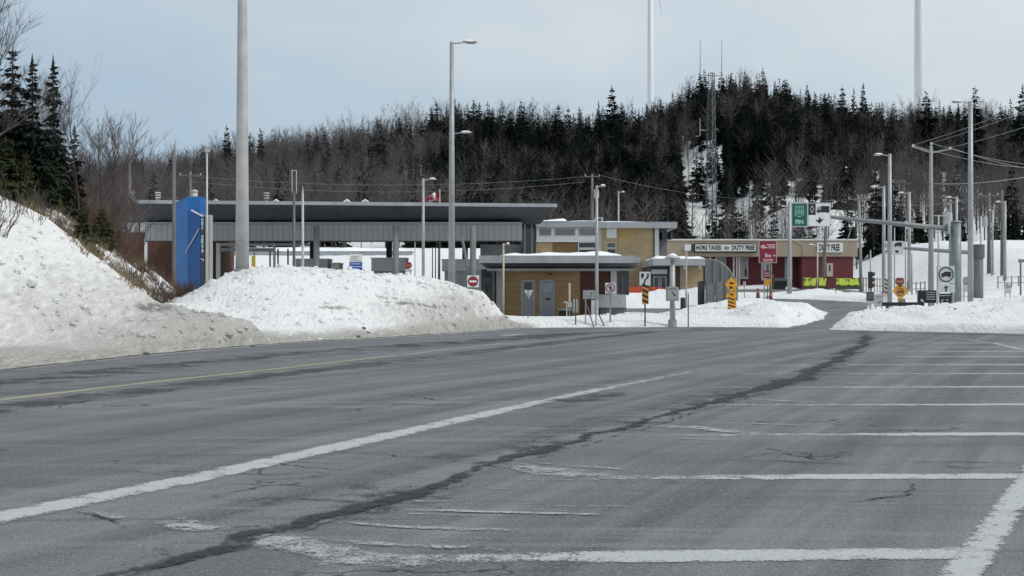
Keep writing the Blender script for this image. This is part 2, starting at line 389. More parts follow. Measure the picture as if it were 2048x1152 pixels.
def text(root, name, s, cx, cz, y, w, h, mat, bold=0.0):
    cu = bpy.data.curves.new('lettering', 'FONT'); cu.body = s; cu.size = 1.0; cu.align_x = 'CENTER'; cu.extrude = 0.0; cu.offset = bold
    cu.resolution_u = 3
    t = bpy.data.objects.new('lettering', cu)
    me = bpy.data.meshes.new_from_object(t); bpy.data.objects.remove(t); bpy.data.curves.remove(cu)
    me.name = name
    n = len(me.vertices); co = np.empty(n * 3); me.vertices.foreach_get('co', co); co = co.reshape(-1, 3)
    lo, hi = co.min(0), co.max(0); l = wloc(root)
    q = np.empty_like(co)
    q[:, 0] = (co[:, 0] - (lo[0] + hi[0]) / 2) / max(hi[0] - lo[0], 1e-6) * w + cx - l.x
    q[:, 2] = (co[:, 1] - (lo[1] + hi[1]) / 2) / max(hi[1] - lo[1], 1e-6) * h + cz - l.z
    q[:, 1] = y - l.y
    me.vertices.foreach_set('co', q.ravel()); me.update(); me.materials.clear(); me.materials.append(mat)
    return link(name, me, root)

# ------------------------------------------------------------------ ground shape
def z0n(Y): return 0.03 * np.clip(np.asarray(Y, float) - 76, 0, 90)
def z0(Y): return 0.03 * min(max(Y - 76, 0), 90)
def gp(x, y):
    """ground point seen at photo pixel (x, y), on the paved level"""
    d = EYE * F / max(y - HZ, 1e-3) if y > HZ else 1e9
    if d > 76: d = (EYE + 0.03 * 76) / ((y - HZ) / F + 0.03)
    return ((x - 1024) * d / F, d)
def sdf(poly, X, Y):
    P = np.array(poly, float); Q = np.roll(P, -1, 0)
    dmin = np.full(X.shape, 1e18); ins = np.zeros(X.shape, bool)
    for (ax, ay), (bx, by) in zip(P, Q):
        ex, ey = bx - ax, by - ay; L2 = ex * ex + ey * ey + 1e-12
        t = np.clip(((X - ax) * ex + (Y - ay) * ey) / L2, 0, 1)
        dmin = np.minimum(dmin, (X - ax - t * ex) ** 2 + (Y - ay - t * ey) ** 2)
        if ay != by:
            c = ((ay > Y) != (by > Y)) & (X < ex * (Y - ay) / (by - ay) + ax)
            ins ^= c
    d = np.sqrt(dmin)
    return np.where(ins, -d, d)
def near_line(pts, X, Y):
    """distance to a polyline and the value interpolated along it; pts = (x, y, value)"""
    best = np.full(X.shape, 1e18); val = np.zeros(X.shape)
    for (ax, ay, av), (bx, by, bv) in zip(pts[:-1], pts[1:]):
        ex, ey = bx - ax, by - ay
        t = np.clip(((X - ax) * ex + (Y - ay) * ey) / (ex * ex + ey * ey + 1e-12), 0, 1)
        d = (X - ax - t * ex) ** 2 + (Y - ay - t * ey) ** 2
        m = d < best; best = np.where(m, d, best); val = np.where(m, av + t * (bv - av), val)
    return np.sqrt(best), val
def ss(a, b, x):
    t = np.clip((x - a) / (b - a), 0, 1); return t * t * (3 - 2 * t)
def vnoise(X, Y, seed=0):
    xi = np.floor(X).astype(np.int64); yi = np.floor(Y).astype(np.int64); fx = X - xi; fy = Y - yi
    fx = fx * fx * (3 - 2 * fx); fy = fy * fy * (3 - 2 * fy)
    def h(a, b):
        n = (a * 374761393 + b * 668265263 + seed * 974634777) & 0x7fffffff
        n = ((n ^ (n >> 13)) * 1274126177) & 0x7fffffff
        return ((n ^ (n >> 16)) & 0xffff) / 65535.0
    a = h(xi, yi); b = h(xi + 1, yi); c = h(xi, yi + 1); d = h(xi + 1, yi + 1)
    return (a + (b - a) * fx) * (1 - fy) + (c + (d - c) * fx) * fy - 0.5
def fbm(X, Y, s, o=4, seed=0, g=0.5):
    r = 0; a = 1.0; f = 1.0 / s
    for k in range(o):
        r = r + a * vnoise(X * f + 17.3 * k, Y * f - 9.1 * k, seed + k); a *= g; f *= 2.03
    return r

LEFT_EDGE = [gp(-420, 800), gp(-200, 768), gp(0, 742), gp(260, 714), gp(520, 690), gp(830, 672), gp(1035, 656)]
LOT = [(-40, -40), (-16, 0)] + LEFT_EDGE + [gp(1200, 655), gp(1400, 654), gp(1545, 655), gp(1640, 659), gp(1750, 662), gp(1900, 665), gp(2048, 668), gp(2300, 672), (60, 36), (60, -40)]
EXIT = [gp(1585, 656), gp(1642, 661), gp(1655, 652), gp(1688, 636), gp(1720, 618), (25.8, 95), (28.5, 104), (25.5, 112), (17.5, 118), (0, 121), (0, 113), (14.5, 110), (20.4, 106), gp(1628, 613), gp(1662, 626), gp(1648, 640)]
LANE = [(5.2, 79), (10.5, 80.5), (14.2, 87), (15.5, 91.5), (6, 92.0)]
DRIVE = [(-1.2, 69.5), (2.2, 68.6), (5.0, 69.2), (5.2, 75.6), (-1.2, 75.6)]
FORE = [(18, 127), (36, 127), (38, 149), (18, 149)]
PAVED = [LOT, EXIT, LANE, DRIVE, FORE]
def rp(x, y, d): p = px(x, y, d); return (p.x, p.y, p.z)
BANKS = [   # ridge line with crest heights, half width, power
    ([rp(-420, 560, 24), rp(-100, 600, 28), rp(120, 610, 30.5), rp(300, 612, 33), rp(405, 618, 35), rp(455, 640, 36.2), rp(520, 674, 36.8)], 3.0),
    ([rp(400, 600, 41), rp(450, 566, 42), rp(490, 540, 43), rp(550, 529, 44.5), rp(640, 533, 46.5), rp(760, 545, 49), rp(860, 556, 51.5), rp(930, 577, 53), rp(975, 603, 54), rp(1012, 636, 54.6)], 5.2),
    ([(3.2, 59, 0.34), rp(1150, 640, 58.5), rp(1200, 628, 60), rp(1300, 626, 61), rp(1400, 624, 61), rp(1455, 630, 61), rp(1492, 612, 61), rp(1545, 600, 61), rp(1600, 606, 62), rp(1628, 624, 63.5)], 4.4),
    ([rp(1450, 602, 68), rp(1520, 598, 72), rp(1580, 603, 76)], 4.5),
    ([rp(1648, 657, 52.5), rp(1690, 636, 54.5), rp(1760, 619, 56), rp(1850, 611, 56), rp(1950, 600, 56), rp(2048, 589, 56), rp(2200, 584, 55), rp(2500, 578, 52), (50, 45, 1.8)], 5.4),
    ([(8.2, 96, 1.75), (11, 96, 1.9), (13.7, 95.5, 2.0)], 2.6),
    ([rp(1585, 586, 118), rp(1640, 576, 121), rp(1690, 584, 119)], 4.2),
    ([rp(1665, 548, 146), rp(1690, 550, 146)], 2.2),
    ([rp(1700, 592, 108), rp(1760, 596, 104), rp(1850, 600, 100)], 4.0),
    ([rp(1000, 640, 66), rp(1040, 634, 67.5), rp(1090, 645, 67)], 1.6),
]
HILL = [(-60, 0), (-17.5, 4), (-14.5, 13), (-10.8, 23), (-8.0, 33.0), (-9.2, 36.5), (-10.4, 41), (-11.0, 48), (-14, 58), (-20, 72), (-33, 92), (-60, 110), (-140, 120), (-140, 0)]
RX = np.array([-400, -160, -106, -62, -18, 26, 55, 70, 99, 143, 220, 500]); RZ = np.array([20, 23, 27, 34, 41, 45.5, 49, 50, 42.5, 41, 41, 38])
def ground(X, Y):
    X = np.asarray(X, float); Y = np.asarray(Y, float)
    base = z0n(Y)
    sd = np.minimum.reduce([sdf(p, X, Y) for p in PAVED])
    w = sd + 0.28 * fbm(X, Y, 0.9, 3, 3)
    z = -0.14 + 0.42 * ss(-0.35, 1.3, w)
    hs = np.zeros_like(X); 
    for k, (ln, wd) in enumerate(BANKS):
        d, v = near_line(ln, X, Y)
        d = np.maximum(d + 0.35 * fbm(X, Y, 2.5, 2, 20 + k), 0)
        prof = (1 - ss(0, 1, d / wd))
        hs = np.maximum(hs, np.maximum(v - base - 0.34, 0) * prof)
    hd = np.maximum(-sdf(HILL, X, Y), 0)
    far = ss(38, 62, Y)
    slope = 0.86 - 0.10 * far
    hill = slope * hd; hill = 12.0 * (1 - np.exp(-hill / 12.0))
    hill = hill * (1 + 0.25 * fbm(X, Y, 7.0, 3, 40))
    add = np.maximum(hs, hill) + 0.12 * np.minimum(hs, hill)
    edge = ss(-0.1, 1.1, w)
    rough = 0.36 * np.abs(fbm(X, Y, 1.9, 3, 60, 0.55)) - 0.06 + 0.08 * fbm(X, Y, 0.5, 3, 70, 0.6)
    z = z + edge * (add + rough * np.clip(0.35 + add, 0, 1))
    z = z + edge * 0.25 * fbm(X, Y, 9.0, 2, 80) * ss(56, 70, Y)
    z = base + z
    z = z + ss(92, 165, Y) * ss(42, 56, X + 0.12 * np.maximum(150 - Y, 0)) * 5.5
    z = z + ss(112, 165, Y) * ss(14, -6, X) * 4.6 + ss(85, 110, Y) * ss(200, 170, Y) * ss(24, 34, X) * ss(0.2, 2, w) * (0.9 * fbm(X, Y, 9.0, 3, 85) + 0.25 * fbm(X, Y, 2.2, 3, 86))
    hc = np.interp(X, RX, RZ)
    t = np.clip((Y - 168) / 212.0, 0, 1.0)
    g = t * t * (1.6 - 0.6 * t)
    z = z + (hc - 2.7) * g + 2.2 * fbm(X, Y, 30, 3, 90) * ss(170, 230, Y)
    return z, sd, hs, hill
def gz(x, y): return float(ground(np.array([x]), np.array([y]))[0][0])

def lines(spec):
    out = [spec[0][0]]
    for a, b, st in spec:
        n = max(1, int(round((b - a) / st))); out += [a + (b - a) * (k + 1) / n for k in range(n)]
    return np.array(out)
gx = lines([(-620, -240, 40), (-240, -70, 6), (-70, -26, 1.5), (-26, -15, 0.35), (-15, 3, 0.16), (3, 26, 0.2), (26, 40, 0.5), (40, 90, 2), (90, 260, 6), (260, 640, 40)])
gy = lines([(-40, 14, 3), (14, 22, 0.5), (22, 58, 0.16), (58, 82, 0.24), (82, 125, 0.7), (125, 180, 1.6), (180, 440, 5), (440, 900, 40), (900, 3000, 300)])
GX, GY = np.meshgrid(gx, gy)
GZ, SD, HS, HL = ground(GX.ravel(), GY.ravel())
fx, fy = GX.ravel(), GY.ravel()
nx, ny = len(gx), len(gy)
ii = (np.arange(ny - 1)[:, None] * nx + np.arange(nx - 1)[None, :]).ravel()
quads = np.stack([ii, ii + 1, ii + nx + 1, ii + nx], 1)
me = bpy.data.meshes.new('snow_ground')
me.vertices.add(nx * ny); me.vertices.foreach_set('co', np.stack([fx, fy, GZ], 1).ravel())
me.loops.add(len(quads) * 4); me.loops.foreach_set('vertex_index', quads.ravel().astype(np.int32))
me.polygons.add(len(quads)); me.polygons.foreach_set('loop_start', np.arange(0, len(quads) * 4, 4, dtype=np.int32))
me.update(); me.validate()
me.polygons.foreach_set('use_smooth', [True] * len(me.polygons))
def dirt_grit(fx, fy, GZ, SD):
    """how much road dirt the ploughed snow holds, and the dark grit layers of old ploughings"""
    lsd, _ = near_line([(x, y, 0) for x, y in LEFT_EDGE], fx, fy); rsd = sdf(LOT, fx, fy); zz = GZ - z0n(fy)
    nearb = 0.72 * ss(39, 36, fy) + 0.66 * ss(40.5, 45, fy)
    dirt = nearb * (1 - ss(0.2, 3.2 + 2.2 * ss(39, 36, fy), lsd)) * ss(56, 49, fy) * ss(-0.5, 0, rsd)
    dirt = np.maximum(dirt, 0.65 * nearb * (1 - ss(0.0, 1.5, np.maximum(zz - 0.1, 0))) * (1 - ss(3, 6, lsd)) * ss(56, 49, fy))
    dirt = np.maximum(dirt, 1.0 * (1 - ss(0.1, 1.0, np.maximum(zz, 0))) * (1 - ss(0.3, 1.6, lsd)) * ss(57, 53, fy))
    dirt = np.maximum(dirt, 0.6 * (1 - ss(0, 2.4, np.maximum(rsd, 0))) * ss(9, 15, fx))
    dirt = np.maximum(dirt, 0.30 * (1 - ss(0, 1.2, np.maximum(SD, 0))))
    dirt = dirt + 0.13 * nearb * (1 - ss(0, 9, lsd)) * ss(58, 52, fy)
    n1 = fbm(fx, fy, 3.0, 3, 101)
    stripe = 1.05 * np.exp(-((GZ - 1.0 - 0.25 * n1) / 0.09) ** 2) * ss(40.0, 42.5, fy) * (1 - ss(4.6, 5.6, lsd)) * ss(57, 54, fy) * ss(-0.3, 0.25, fbm(fx, fy, 2.2, 3, 110))
    stripe2 = np.exp(-((GZ - 0.92 - 0.2 * n1) / 0.2) ** 2) * ss(27, 31.5, fy) * ss(37.5, 35, fy) * (1 - ss(3.4, 4.4, lsd)) * ss(-0.4, 0.2, fbm(fx, fy, 1.8, 3, 115))
    return dirt, np.maximum(stripe, stripe2)
dirt, grit = dirt_grit(fx, fy, GZ, SD)
for nm, arr in (('dirt', dirt), ('grit', grit)):
    at = me.attributes.new(nm, 'FLOAT', 'POINT'); at.data.foreach_set('value', arr.astype(np.float32))
me.materials.append(M['snow'])
og = link('snow_ground', me); og['kind'] = 'structure'

# broken chunks of ploughed snow lying on the banks: far too many to count
def chunk(seed):
    r = random.Random(seed); n = 5; v = []
    for z, q in ((-0.45, 0.8), (0.15, 1.0), (0.75, 0.5)): v += [(q * math.cos(6.283 * k / n) * r.uniform(0.6, 1.3), q * math.sin(6.283 * k / n) * r.uniform(0.6, 1.3), z * r.uniform(0.7, 1.2)) for k in range(n)]
    f = []
    for a in range(2):
        for k in range(n): q = a * n; f += [(q + k, q + (k + 1) % n, q + n + (k + 1) % n), (q + k, q + n + (k + 1) % n, q + n + k)]
    f += [(2 * n, 2 * n + k, 2 * n + k + 1) for k in range(1, n - 1)]
    return np.array(v), np.array(f)
CH = [chunk(40 + k) for k in range(8)]
rs = np.random.RandomState(11); cx_, cy_ = [], []
for ln, wd, cnt in ((BANKS[0][0], 3.6, 900), (BANKS[1][0], 4.8, 1500), (BANKS[2][0], 4.6, 700), (BANKS[4][0], 5.2, 1100), (BANKS[3][0], 4, 200)):
    P_ = np.array(ln)[:, :2]; sl = np.linalg.norm(np.diff(P_, axis=0), axis=1); cs = np.concatenate([[0], np.cumsum(sl)]); u_ = rs.rand(cnt) * cs[-1]
    cx_.append(np.interp(u_, cs, P_[:, 0]) + rs.uniform(-wd, wd, cnt)); cy_.append(np.interp(u_, cs, P_[:, 1]) + rs.uniform(-wd, wd, cnt))
cx_, cy_ = np.concatenate(cx_), np.concatenate(cy_); cz_, csd, chs, chl = ground(cx_, cy_); ok_ = (csd > 0.35) & ((chs > 0.12) | (chl > 0.1)); cx_, cy_, cz_, csd = cx_[ok_], cy_[ok_], cz_[ok_], csd[ok_]
cdirt, cgrit = dirt_grit(cx_, cy_, cz_, csd); VS, FS, DA = [], [], []; off = 0
for x, y, z, dv in zip(cx_, cy_, cz_, cdirt):
    v, f = CH[rs.randint(8)]; sz = 0.03 + 0.09 * rs.rand() ** 4; a = rs.rand() * 6.283; c_, s_ = math.cos(a), math.sin(a)
    w = np.stack([(v[:, 0] * c_ - v[:, 1] * s_) * sz * 1.25 + x, (v[:, 0] * s_ + v[:, 1] * c_) * sz + y, v[:, 2] * sz + z], 1); VS.append(w); FS.append(f + off); off += len(v); DA.append(np.full(len(v), dv * 0.85))
V = np.concatenate(VS); Ft = np.concatenate(FS); me = bpy.data.meshes.new('snow_chunks'); me.from_pydata(V.tolist(), [], Ft.tolist()); me.update(); me.materials.append(M['snow'])
at = me.attributes.new('dirt', 'FLOAT', 'POINT'); at.data.foreach_set('value', np.concatenate(DA).astype(np.float32))
oc = link('snow_chunks', me); oc['kind'] = 'stuff'; oc['label'] = 'broken chunks of ploughed snow strewn over the roadside banks'; oc['category'] = 'snow'

# paved ground: one sheet that follows the paved level
mb = MB(); ys = [-40, 76, 90, 110, 130, 150, 156]
for a, b in zip(ys[:-1], ys[1:]): mb.quad((-60, a, z0(a)), (75, a, z0(a)), (75, b, z0(b)), (-60, b, z0(b)))
road = link('road', mb.mesh('road', M['asphalt'])); road['kind'] = 'structure'

def ribbon(name, pts, width, mat, z=0.004, keep=None, jitter=0.0, step=0.35):
    P = [Vector((p[0], p[1], 0)) for p in pts]
    # resample
    out = []; ks = []
    tot = sum((P[k + 1] - P[k]).length for k in range(len(P) - 1)); acc = 0
    for k in range(len(P) - 1):
        L_ = (P[k + 1] - P[k]).length; n = max(1, int(L_ / step))
        for j in range(n + (1 if k == len(P) - 2 else 0)):
            t = j / n; out.append(P[k].lerp(P[k + 1], t)); ks.append((acc + L_ * t) / tot)
        acc += L_
    r = random.Random(len(out) * 13 + int((width if not isinstance(width, tuple) else width[0]) * 1000) + int(pts[0][0] * 100))
    if jitter:
        ph = 0
        for k in range(len(out)): ph = 0.8 * ph + r.gauss(0, jitter); out[k] = out[k] + Vector((ph, 0, 0))
    vs, uv, kp = [], [], []; wq = 0.0
    for k, p in enumerate(out):
        d = (out[min(k + 1, len(out) - 1)] - out[max(k - 1, 0)]).normalized(); s = Vector((-d.y, d.x, 0))
        w = width if not isinstance(width, tuple) else width[0] + (width[1] - width[0]) * ks[k]
        if jitter: wq = 0.9 * wq + 0.1 * r.uniform(-1.6, 1.6) + r.uniform(-.12, .12); w *= max(0.35, 1 + wq)
        vs += [tuple(p + s * w / 2 + Vector((0, 0, z))), tuple(p - s * w / 2 + Vector((0, 0, z)))]
        uv += [(ks[k] * tot, 0), (ks[k] * tot, 1)]
        kk = 1.0
        if keep: kk = float(np.interp(ks[k], [q[0] for q in keep], [q[1] for q in keep]))
        kp += [kk, kk]
    fs = [(2 * k + 1, 2 * k + 3, 2 * k + 2, 2 * k) for k in range(len(out) - 1)]
    me = bpy.data.meshes.new(name); me.from_pydata(vs, [], fs); me.update()
    ul = me.uv_layers.new(name='UVMap')
    for lp in me.loops: ul.data[lp.index].uv = uv[lp.vertex_index]
    at = me.attributes.new('keep', 'FLOAT', 'POINT'); at.data.foreach_set('value', np.array(kp, np.float32))
    me.materials.append(mat)
    return link(name, me, road)
LW = 0.32
ribbon('lane_line', [(-9.5, -8.0), gp(-120, 1062), gp(0, 1035), gp(400, 955), gp(740, 880), gp(1000, 822), gp(1220, 775), gp(1420, 737)], LW * 1.05, M['white_line'], keep=[(0, 1.1), (0.6, 1.05), (0.72, 0.99), (0.8, 0.9), (0.88, 0.8), (0.95, 0.7), (1, 0.6)])
ribbon('edge_line', [(-15.4, 0.0), gp(-300, 779), gp(0, 743), gp(260, 715), gp(520, 691), gp(830, 673), gp(1040, 657.5)], 0.26, M['white_line'], z=0.006, keep=[(0, 0.85), (1, 0.95)])
ribbon('centre_line', [(-11.8, -4.0), gp(-200, 829), gp(0, 800), gp(300, 765), gp(550, 738), gp(820, 708), gp(1060, 680), gp(1190, 666)], 0.2, M['yellow_line'], keep=[(0, 1.05), (0.5, 1.0), (0.8, 0.85), (1, 0.6)])
ribbon('centre_line', [gp(480, 742), gp(620, 742), gp(760, 731)], 0.16, M['yellow_line'], keep=[(0, 0.5), (0.5, 0.85), (1, 0.4)])
EDGE = [(-3.6, -5.0), gp(1840, 1240), gp(1940, 1128), gp(2010, 1028), gp(2060, 958), (7.9, 18.5), (11.0, 25.5), gp(2048, 701), gp(1990, 687), gp(1930, 679), gp(1850, 673), gp(1760, 669)]
ribbon('stall_end_line', EDGE, 0.2, M['white_line'], z=0.0074, keep=[(0, 1.1), (0.3, 1.0), (0.8, 0.95), (1, 0.7)])
for k, (yl, xl, xr, fd) in enumerate([(1107, 620, 1962, 0.30), (953, 1200, 2046, 0.30), (868, 1290, 2190, 0.45), (809.5, 1330, 2240, 0.5), (774, 1420, 2280, 0.45), (747, 1480, 2300, 0.5), (729, 1520, 2320, 0.45), (713, 1580, 2250, 0.4), (703, 1640, 2150, 0.5), (694, 1680, 2100, 0.5), (686, 1720, 2010, 0.5)]):
    a = gp(xl, yl + (14 if k == 0 else 3 if k < 3 else 1)); b = gp(xr, yl)
    ribbon('stall_line', [a, b], 0.30 if k < 3 else 0.26, M['white_line'] if k < 3 else M['thin_line'], keep=[(0, 0.66), (fd, 0.86), (fd + 0.15, 1.06), (1, 1.1)])
SEAM = [(-7.5, -4.0), gp(60, 1180), gp(200, 1152), gp(500, 1075), gp(740, 1003), gp(980, 930), gp(1140, 885), gp(1300, 840), gp(1410, 808), gp(1500, 785), gp(1580, 762), gp(1640, 738), gp(1690, 710), gp(1722, 690), gp(1735, 676), gp(1725, 664)]
ribbon('tar_seam', SEAM, (0.17, 0.48), M['tar'], z=0.008, jitter=0.035, step=0.15, keep=[(0, 1.0), (0.5, 1.05), (0.9, 1.0), (1, 0.6)])
ribbon('damp_streak', SEAM[2:], (0.8, 1.2), M['damp'], z=0.0055, keep=[(0, 0.55), (0.4, 0.85), (1, 0.7)])
ribbon('damp_streak', [gp(950, 845), gp(1080, 818), gp(1230, 785), gp(1330, 766)], 0.9, M['damp'], z=0.0056, keep=[(0, 0.4), (0.5, 0.9), (1, 0.5)])
ribbon('damp_streak', [gp(-200, 850), gp(0, 815), gp(300, 779), gp(620, 742), gp(900, 711), gp(1150, 680), gp(1300, 664)], 1.3, M['damp'], z=0.0045, keep=[(0, 0.85), (0.5, 0.85), (1, 0.9)])
ribbon('damp_streak', [gp(-200, 795), gp(0, 765), gp(300, 733), gp(600, 705), gp(900, 684)], 1.6, M['damp'], z=0.0046, keep=[(0, 0.8), (1, 0.8)])
ribbon('damp_streak', [gp(-300, 808), gp(0, 770), gp(300, 738), gp(600, 711), gp(900, 686), gp(1100, 669)], 3.4, M['damp'], z=0.0042, keep=[(0, 0.72), (0.5, 0.7), (1, 0.8)])
ribbon('damp_streak', [gp(150, 1165), gp(520, 1050), gp(900, 935), gp(1250, 835), gp(1500, 770)], 1.5, M['damp'], z=0.0043, keep=[(0, 0.6), (0.5, 0.72), (1, 0.6)])
ribbon('damp_streak', [gp(900, 690), gp(1150, 667), gp(1400, 660), gp(1600, 664)], 2.2, M['damp'], z=0.0047, keep=[(0, 0.6), (0.4, 0.95), (1, 0.6)])
for pts, w, kp in [
    ([gp(480, 1062), gp(620, 1100), gp(760, 1124), gp(900, 1128)], 0.45, 1.15), ([gp(330, 1040), gp(420, 1060), gp(480, 1066)], 0.5, 1.1), ([gp(140, 1022), gp(230, 1033), gp(270, 1040)], 0.35, 1.0),
    ([gp(620, 1078), gp(800, 1092), gp(1050, 1103)], 0.12, 1.1), ([gp(640, 1044), gp(800, 1056), gp(1010, 1062)], 0.10, 1.15), ([gp(800, 1020), gp(1000, 1026), gp(1250, 1032)], 0.10, 1.15), ([gp(880, 1030), gp(980, 1036)], 0.14, 1.1),
    ([gp(940, 924), gp(1020, 932), gp(1120, 947), gp(1250, 957)], 0.4, 1.12), ([gp(1040, 925), gp(1160, 934), gp(1320, 944)], 0.12, 1.0), ([gp(880, 918), gp(960, 924), gp(1010, 935)], 0.4, 0.95),
    ([gp(1280, 852), gp(1380, 855), gp(1480, 866), gp(1580, 870)], 0.4, 1.1), ([gp(1330, 846), gp(1500, 848), gp(1700, 856)], 0.14, 1.05), ([gp(1260, 872), gp(1360, 878), gp(1500, 884)], 0.12, 1.0),
    ([gp(1260, 780), gp(1400, 789), gp(1500, 788)], 0.3, 0.9), ([gp(1440, 796), gp(1580, 803), gp(1700, 812)], 0.3, 1.0), ([gp(1600, 762), gp(1780, 771), gp(1900, 774)], 0.35, 0.95), ([gp(1470, 807), gp(1600, 820)], 0.2, 1.0),
    ([gp(1180, 800), gp(1320, 806), gp(1420, 803)], 0.25, 0.85), ([gp(1300, 712), gp(1480, 712)], 0.3, 0.8), ([gp(1320, 738), gp(1480, 740)], 0.3, 0.8), ([gp(1640, 745), gp(1720, 749)], 0.2, 0.95),
    ([gp(1003, 672), gp(1050, 668)], 0.5, 1.3), ([gp(1490, 671), gp(1530, 669)], 0.5, 1.15)]:
    ribbon('paint_smear', pts, w, M['smear'], z=0.0068, keep=[(0, kp - 0.3), (0.3, kp), (0.7, kp), (1, kp - 0.3)], jitter=0.012, step=0.2)
rr_ = random.Random(77)
for k in range(46):                     # faint scrapes left by plough blades across the stalls
    yy = 690 + 400 * rr_.random() ** 1.5; xs_ = float(np.interp(yy, [690, 735, 785, 840, 930, 1003, 1075, 1150], [1735, 1650, 1500, 1300, 980, 740, 500, 210])); xa = xs_ + rr_.uniform(-60, 380); ln_ = rr_.uniform(80, 330); sl_ = rr_.uniform(0.0, 0.035)
    ribbon('plough_scrape', [gp(xa, yy), gp(xa + ln_ * .5, yy + ln_ * sl_ * .6), gp(xa + ln_, yy + ln_ * sl_)], rr_.uniform(0.04, 0.11), M['smear'], z=0.0049 + 0.00002 * k, keep=[(0, 0.55), (0.3, rr_.uniform(0.85, 1.05)), (0.7, rr_.uniform(0.8, 1.0)), (1, 0.55)], jitter=0.008, step=0.2)
for off_ in (0.16,):
    ribbon('crack', [(p[0] + off_ * (1 + .05 * p[1]), p[1]) for p in SEAM[1:-3]], 0.03, M['crack'], z=0.0086, keep=[(0, 0.9), (0.2, 0.6), (0.35, 1.0), (0.5, 0.7), (0.7, 1.0), (1, 0.6)], jitter=0.03, step=0.12)
for pts in [[gp(440, 996), gp(600, 998), gp(700, 1003), gp(820, 1008)], [gp(130, 1022), gp(210, 1036), gp(300, 1058)], [gp(690, 905), gp(800, 915), gp(930, 916)], [gp(560, 827), gp(700, 822), gp(860, 806)],
            [gp(1480, 918), gp(1560, 905), gp(1640, 921), gp(1720, 905)], [gp(1540, 898), gp(1640, 915), gp(1760, 898)], [gp(1860, 930), gp(1950, 938), gp(2060, 932)], [gp(1830, 925), gp(1960, 925), gp(2080, 930)],
            [gp(1790, 965), gp(1830, 985), gp(1720, 1008), gp(1850, 1000)], [gp(1430, 920), gp(1560, 925), gp(1800, 934)], [gp(700, 800), gp(860, 812), gp(1010, 800)], [gp(1240, 965), gp(1520, 968)], [gp(780, 790), gp(900, 803), gp(1010, 796)], [gp(0, 828), gp(230, 797), gp(440, 770)]]:
    ribbon('crack', pts, 0.032, M['crack'], z=0.0078, keep=[(0, 0.75), (0.4, 1.0), (1, 0.7)], jitter=0.045, step=0.1)
ribbon('roadside_grit', [(p[0] - 0.25, p[1]) for p in [gp(-200, 770), gp(0, 741), gp(260, 713), gp(520, 689), gp(830, 671), gp(1020, 656)]], 1.1, M['grit'], z=0.0064, keep=[(0, 1.0), (1, 0.9)])
ribbon('roadside_grit', [(p[0], p[1] - 0.1) for p in [gp(1650, 661), gp(1750, 663.5), gp(1900, 667), gp(2048, 671), gp(2200, 673)]], 1.3, M['grit'], z=0.0064, keep=[(0, 0.6), (0.5, 0.95), (1, 1)])
# ------------------------------------------------------------------ trees
def spruce_mesh(seed, h, lv, nb, sprig, R_, thin=0.0):
    r = random.Random(seed); m = MB()
    lean = (r.uniform(-0.02, 0.02), r.uniform(-0.02, 0.02))
    for i in range(lv):
        t = (i + r.uniform(-0.3, 0.3)) / lv; t = min(max(t, 0), 0.985)
        zl = h * (0.08 + 0.91 * t); rr = R_ * ((1 - t) ** 0.78) * r.uniform(0.8, 1.12) + 0.16
        if thin and r.random() < thin * (1 - abs(t - 0.75)): rr *= 0.45
        k = max(4, int(nb * (0.6 + 0.6 * (1 - t)))); a0 = r.uniform(0, 6.28)
        for b in range(k):
            a = a0 + 6.283 * b / k + r.uniform(-0.35, 0.35); L_ = rr * r.uniform(0.55, 1.15); z = zl + r.uniform(-0.5, 0.5) * h / lv * 1.5; dr = L_ * r.uniform(0.12, 0.5) * (1 - 0.9 * t)
            ca, sa = math.cos(a), math.sin(a); cx, cy = lean[0] * z, lean[1] * z
            def pt(u, s, dz=0.0): return (cx + ca * L_ * u - sa * s, cy + sa * L_ * u + ca * s, z - dr * u * u + 0.12 * L_ * u * t + dz)
            w = L_ * r.uniform(0.2, 0.34) + 0.05
            m.quad(pt(0, 0), pt(0.45, w), pt(1.0, 0), pt(0.45, -w))
            m.tri(pt(0.1, 0), pt(0.95, 0), pt(0.6, r.uniform(-w, w) * 0.4, -w * r.uniform(0.8, 1.6)))
            for s in range(sprig):
                u = r.uniform(0.2, 1.0); sd_ = r.choice((-1, 1)); q = w * r.uniform(0.7, 1.7)
                m.tri(pt(u, 0, 0.03), pt(u + 0.16, sd_ * q, -q * r.uniform(0, 0.7)), pt(u + 0.02, sd_ * q * 0.75, -q * r.uniform(-0.2, 0.5)))
    m.tri((lean[0] * h - 0.12, lean[1] * h, h * 0.92), (lean[0] * h + 0.12, lean[1] * h, h * 0.92), (lean[0] * h, lean[1] * h, h * 1.03))
    tr = MB().tube([(0, 0, -0.8), (lean[0] * h * .5, lean[1] * h * .5, h * 0.5), (lean[0] * h, lean[1] * h, h * 0.99)], [h * 0.013, h * 0.009, 0.02], 6)
    return tr, m
